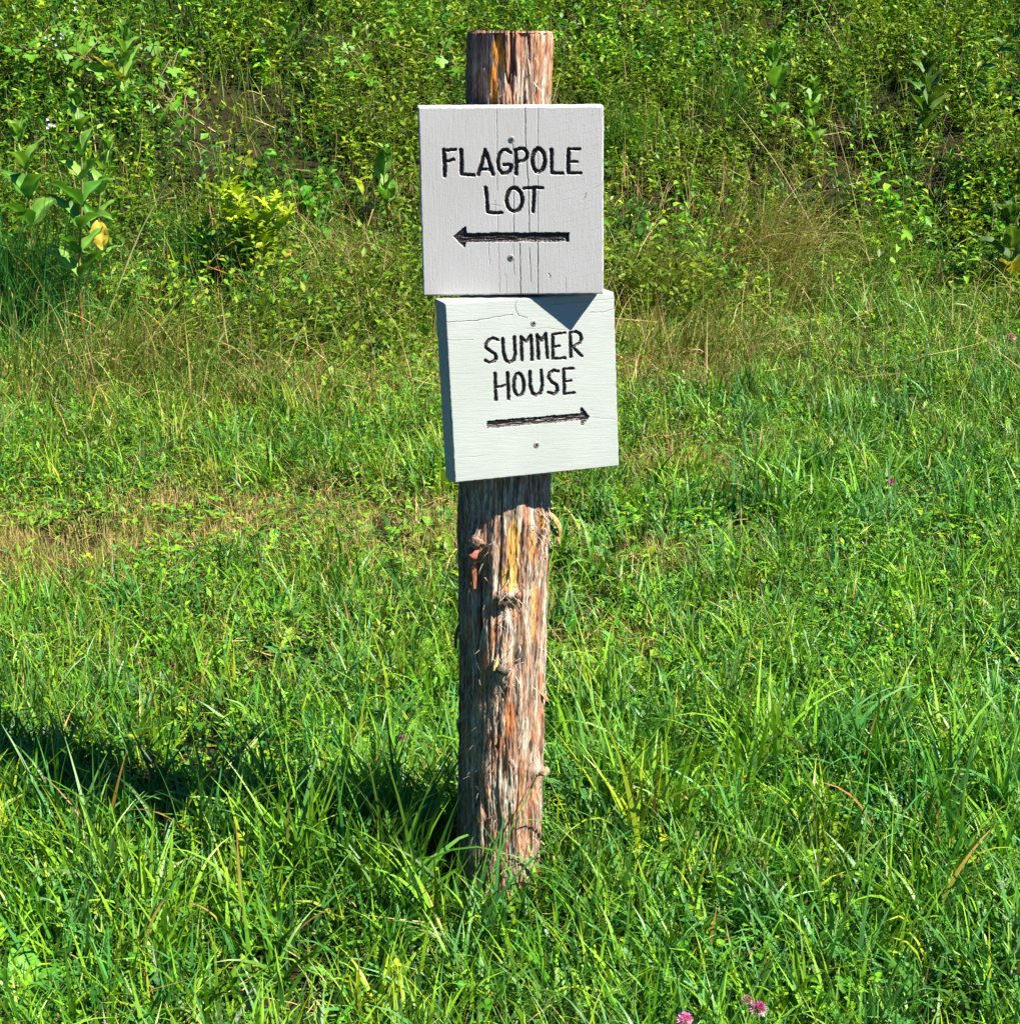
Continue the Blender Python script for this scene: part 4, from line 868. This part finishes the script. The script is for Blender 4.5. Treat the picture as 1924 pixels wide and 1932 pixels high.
stalk('arching_twig', [(1700, 262), (1770, 225), (1828, 178), (1845, 130), (1864, 112), (1900, 78), (1926, 55)], .0034, .0022, ((.16, .09, .04), (.07, .06, .03)), 'curved dark twig with leaves bending up to the right edge', 'twig', depth=.15,
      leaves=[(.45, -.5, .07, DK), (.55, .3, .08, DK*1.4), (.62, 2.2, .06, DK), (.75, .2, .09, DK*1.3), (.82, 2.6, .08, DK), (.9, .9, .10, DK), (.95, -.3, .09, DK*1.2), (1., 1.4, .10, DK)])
def tussock(px, py, n, L, az, spread, cols, label, straw=.5, r_=.09, cu=1.3, cat='grass tussock'):
    b0 = stand(px, py); q = rng.normal(0, r_, (n, 2)); P = np.stack([q[:, 0], q[:, 1], ground_z(q[:, 0]+b0[0], q[:, 1]+b0[1])-b0[2]], -1); c = mix(np.array(cols[0]), np.array(cols[1]), rng.random(n))*(.7+.6*rng.random((n, 1)))
    c = np.where(rng.random((n, 1)) < straw, mix(STRAW, TAN, rng.random(n))*(.6+.6*rng.random((n, 1))), c)
    V, Q, K = blades(P, rng.normal(az, spread, n), U(.55, 1.15, n)*L, U(.0028, .0062, n), np.abs(rng.normal(.25, .25, n)), rng.gamma(3, cu/3, n), c*.8, c, 7); tb = Bag(); tb.add(V, Q=Q, K=K)
    obj('grass_tussock', tb.mesh('grass_tussock', M_grass), label=label, cat=cat, group='grass tussocks at the foot of the bank', loc=tuple(b0))
tussock(1410, 545, 760, .60, -.7, .5, ((.20, .24, .04), (.14, .22, .03)), 'big drooping straw coloured tussock lower right of the boards, leaning right', .55, .13)
tussock(1240, 590, 420, .45, -.9, .9, ((.18, .22, .03), (.10, .18, .02)), 'straw and olive tussock just right of where the two boards meet', .5, .12)
tussock(1500, 600, 260, .36, -.5, .6, ((.18, .24, .03), (.12, .26, .03)), 'yellow green tussock right of the big straw coloured one', .35, .11)
tussock(700, 560, 420, .40, -2.2, .8, ((.14, .22, .03), (.08, .18, .02)), 'olive tussock in the hollow left of the boards', .4, .12)
tussock(560, 640, 460, .40, -.6, .7, ((.16, .26, .04), (.10, .24, .03)), 'yellow green sprawling tussock left of the lower board', .3, .16)
tussock(300, 700, 460, .38, -.9, .8, ((.18, .26, .03), (.12, .2, .03)), 'yellowing tussock in front of the tallest milkweed', .4, .16)
tussock(45, 600, 700, .52, -1.0, .6, (G_BLUE, G_BLUE*1.4), 'lush blue green tussock at the left edge under the milkweed', .05, .15)
tussock(370, 520, 160, .32, -1.6, .9, (G_BLUE, G_MID), 'small blue green tussock by the short milkweed', .05, .06, .8)
tussock(1190, 300, 220, .36, -1.6, .8, (G_BLUE, G_MID), 'upright dark green tussock right of the upper board', .1, .09, .7)
tussock(1370, 220, 160, .34, -1.4, .9, (G_BLUE, G_MID), 'slender green tussock left of the milkweed pair', .15, .07, .7)
tussock(1700, 620, 300, .26, -1.6, 2., (G_BLUE, G_BRIGHT), 'fresh green tussock at the back of the right lawn', .04, .14, 1.)
tussock(150, 740, 360, .34, -.7, .8, ((.16, .26, .03), (.10, .22, .03)), 'yellow green tussock at the far left edge of the lawn', .3, .16)
tussock(440, 760, 320, .32, -1.2, 1., ((.12, .24, .03), (.08, .2, .02)), 'low olive tussock between the two yellow green ones left of the lower board', .3, .16)
tussock(1340, 680, 360, .34, -.8, .8, ((.18, .26, .03), (.12, .22, .03)), 'flattened straw and green tussock right of the lower board', .45, .16)
tussock(1620, 520, 300, .38, -1.1, .8, ((.14, .28, .03), (.10, .26, .03)), 'green tussock below the long straw stalks at the right', .2, .13)
# broad leaved rosettes in the lawn
def dock(px, py, n, L, wr, label, up=.9, col=(.11, .33, .03)):
    b0 = stand(px, py)+np.array([0, 0, .012]); lb = Bag()
    for k in range(n):
        a = k*2.4+px*.1; el = rng.uniform(.6, 1.25)*up; dd = (math.cos(a)*math.cos(el), math.sin(a)*math.cos(el), math.sin(el)); u_ = (-math.cos(a)*math.sin(el), -math.sin(a)*math.sin(el), math.cos(el)+.05)
        l = L*rng.uniform(.7, 1.1); big_leaf(lb, (0, 0, 0), dd, u_, l, l*wr, rng.uniform(.3, 1.1), np.array(col)*rng.uniform(.5, .9), .05, .2)
    obj('dock_plant', lb.mesh('dock_plant', M_big), label=label, cat='dock plant', group='broad leaved plants in the lawn', loc=tuple(b0))
dock(1560, 1440, 8, .13, .36, 'largest dark dock plant in the lawn right of the post', col=(.07, .26, .03))
dock(545, 1185, 3, .105, .34, 'upright pale dock leaves in the lawn left of the post', 1.3, (.17, .42, .03))
dock(1712, 1020, 3, .10, .45, 'bright dock leaf in the lawn far right below the pink clover', 1.0, (.20, .45, .03))
dock(690, 1065, 4, .075, .5, 'small yellow green dock by the dry patch left of the post', .7, (.26, .42, .03))
dock(470, 1350, 4, .075, .55, 'small round leaved dock at the edge of the sign shadow', .9, (.06, .22, .02))
dock(1245, 1720, 4, .09, .36, 'long leaved dock in the foreground right of the post foot', 1.1, (.14, .38, .03))
dock(60, 1010, 4, .10, .5, 'broad leaved plant at the left edge beside the dry patch', .9, (.13, .38, .03))
dock(430, 820, 6, .13, .36, 'spreading low dock in the middle of the left lawn', .5, (.13, .38, .04))
dock(1510, 1760, 5, .07, .6, 'round leaved plant low in the right foreground', .7, (.10, .34, .03))
dock(60, 1880, 5, .085, .6, 'round leaved plant in the bottom left corner', .7, (.12, .36, .03))
dock(1880, 1780, 4, .085, .55, 'round leaved plant at the lower right edge', .7, (.12, .36, .04))
dock(800, 650, 5, .13, .3, 'leafy dock beside the blue shaded side of the lower board', 1.0, (.10, .32, .05))
dock(1360, 450, 4, .09, .5, 'pale leaved weed in the dark hollow right of the boards', 1.0, (.22, .38, .05))
# clover flowers
def clover_flower(px, py, h, r_, col, label):
    g = at(px, py, h); b0 = np.array([g[0], g[1], float(ground_z(g[0], g[1]))]); H = g[2]-b0[2]
    o = obj('clover_flower', None, label=label, cat='clover flower', group='clover blossoms in the lawn', loc=tuple(b0)); sb = Bag()
    tube(sb, [(0.01, .01, 0), (.004, .003, H*.5), (0, 0, H)], .0011, .0009, (.12, .28, .04), 6); obj('stem', sb.mesh('stem', M_stem), o)
    N = 110; k = np.arange(N); ph = np.arccos(1-1.7*(k+.5)/N); th = k*2.39996; D = np.stack([np.sin(ph)*np.cos(th), np.sin(ph)*np.sin(th), np.cos(ph)*.9+.25], -1); D = unit(D)
    S = unit(np.cross(D, rng.normal(0, 1, (N, 3)))); c = np.array(col)*(1+rng.normal(0, .15, (N, 1))); c = mix(np.array([.75, .60, .62])*np.ones((N, 1)), c, np.clip(np.cos(ph)*.5+.65, 0, 1))
    P = np.array([0, 0, H])+D*r_*.25
    V, T, Q, K = leaf_set(P, D, S, np.full(N, r_*.85), np.full(N, r_*.28), .3*np.ones(N), .1*np.ones(N), c, True); fb = Bag(); fb.add(V, T, Q, K); obj('flower_head', fb.mesh('flower_head', M_leaf), o)
PK = (.42, .09, .26)
clover_flower(1430, 1905, .09, .0125, PK, 'pink clover blossom at the bottom edge, right one of two full blooms')
clover_flower(1292, 1926, .09, .012, (.70, .20, .50), 'pink clover blossom cut by the bottom edge, left one of two')
clover_flower(1409, 1888, .09, .008, (.45, .22, .22), 'small faded brownish clover blossom beside the full pink one')
clover_flower(760, 1395, .09, .009, (.55, .10, .25), 'dark pink clover blossom in the lawn left of the post')
clover_flower(1682, 911, .08, .014, PK, 'pink clover blossom alone in the middle of the right lawn')
clover_flower(1908, 636, .08, .017, (.5, .2, .25), 'dull pink clover blossom at the right edge')
clover_flower(1888, 1670, .07, .007, (.75, .72, .6), 'small white clover blossom at the lower right edge')
clover_flower(1700, 1075, .06, .010, (.50, .26, .14), 'brown withered clover blossom in the right lawn')
def wildflower(px, py, label):
    g = at(px, py, .3); b0 = np.array([g[0], g[1], float(ground_z(g[0], g[1]))]); H = g[2]-b0[2]
    o = None; sb = Bag(); tube(sb, [(0, 0, 0), (.01, 0, H*.6), (0, 0, H)], .0014, .0009, (.12, .25, .04), 5)
    fb = sb
    for c in range(5):
        p = np.array([rng.normal(0, .018), rng.normal(0, .01), H+rng.normal(0, .015)])
        for k in range(6):
            a = k*1.05; d = unit(np.array([math.cos(a), -.6, math.sin(a)+.3])); big = np.array([p]); V, T, Q, K = leaf_set(big, d[None], unit(np.cross(d, [0, -1., .2]))[None], np.array([.010]), np.array([.006]), np.array([.1]), np.array([.1]), np.array([[.8, .78, .8]]), True); fb.add(V, T, Q, K)
    obj('white_wildflower', fb.mesh('white_wildflower', M_leaf), label=label, cat='wildflower', group='white wildflowers at the top left', loc=tuple(b0))
wildflower(98, 78, 'lowest white flower cluster among the grape leaves'); wildflower(122, 62, 'middle white flower cluster above the grape leaves')
wildflower(150, 12, 'topmost white flower cluster at the top edge'); wildflower(88, 232, 'small white flower cluster below the grape leaves')
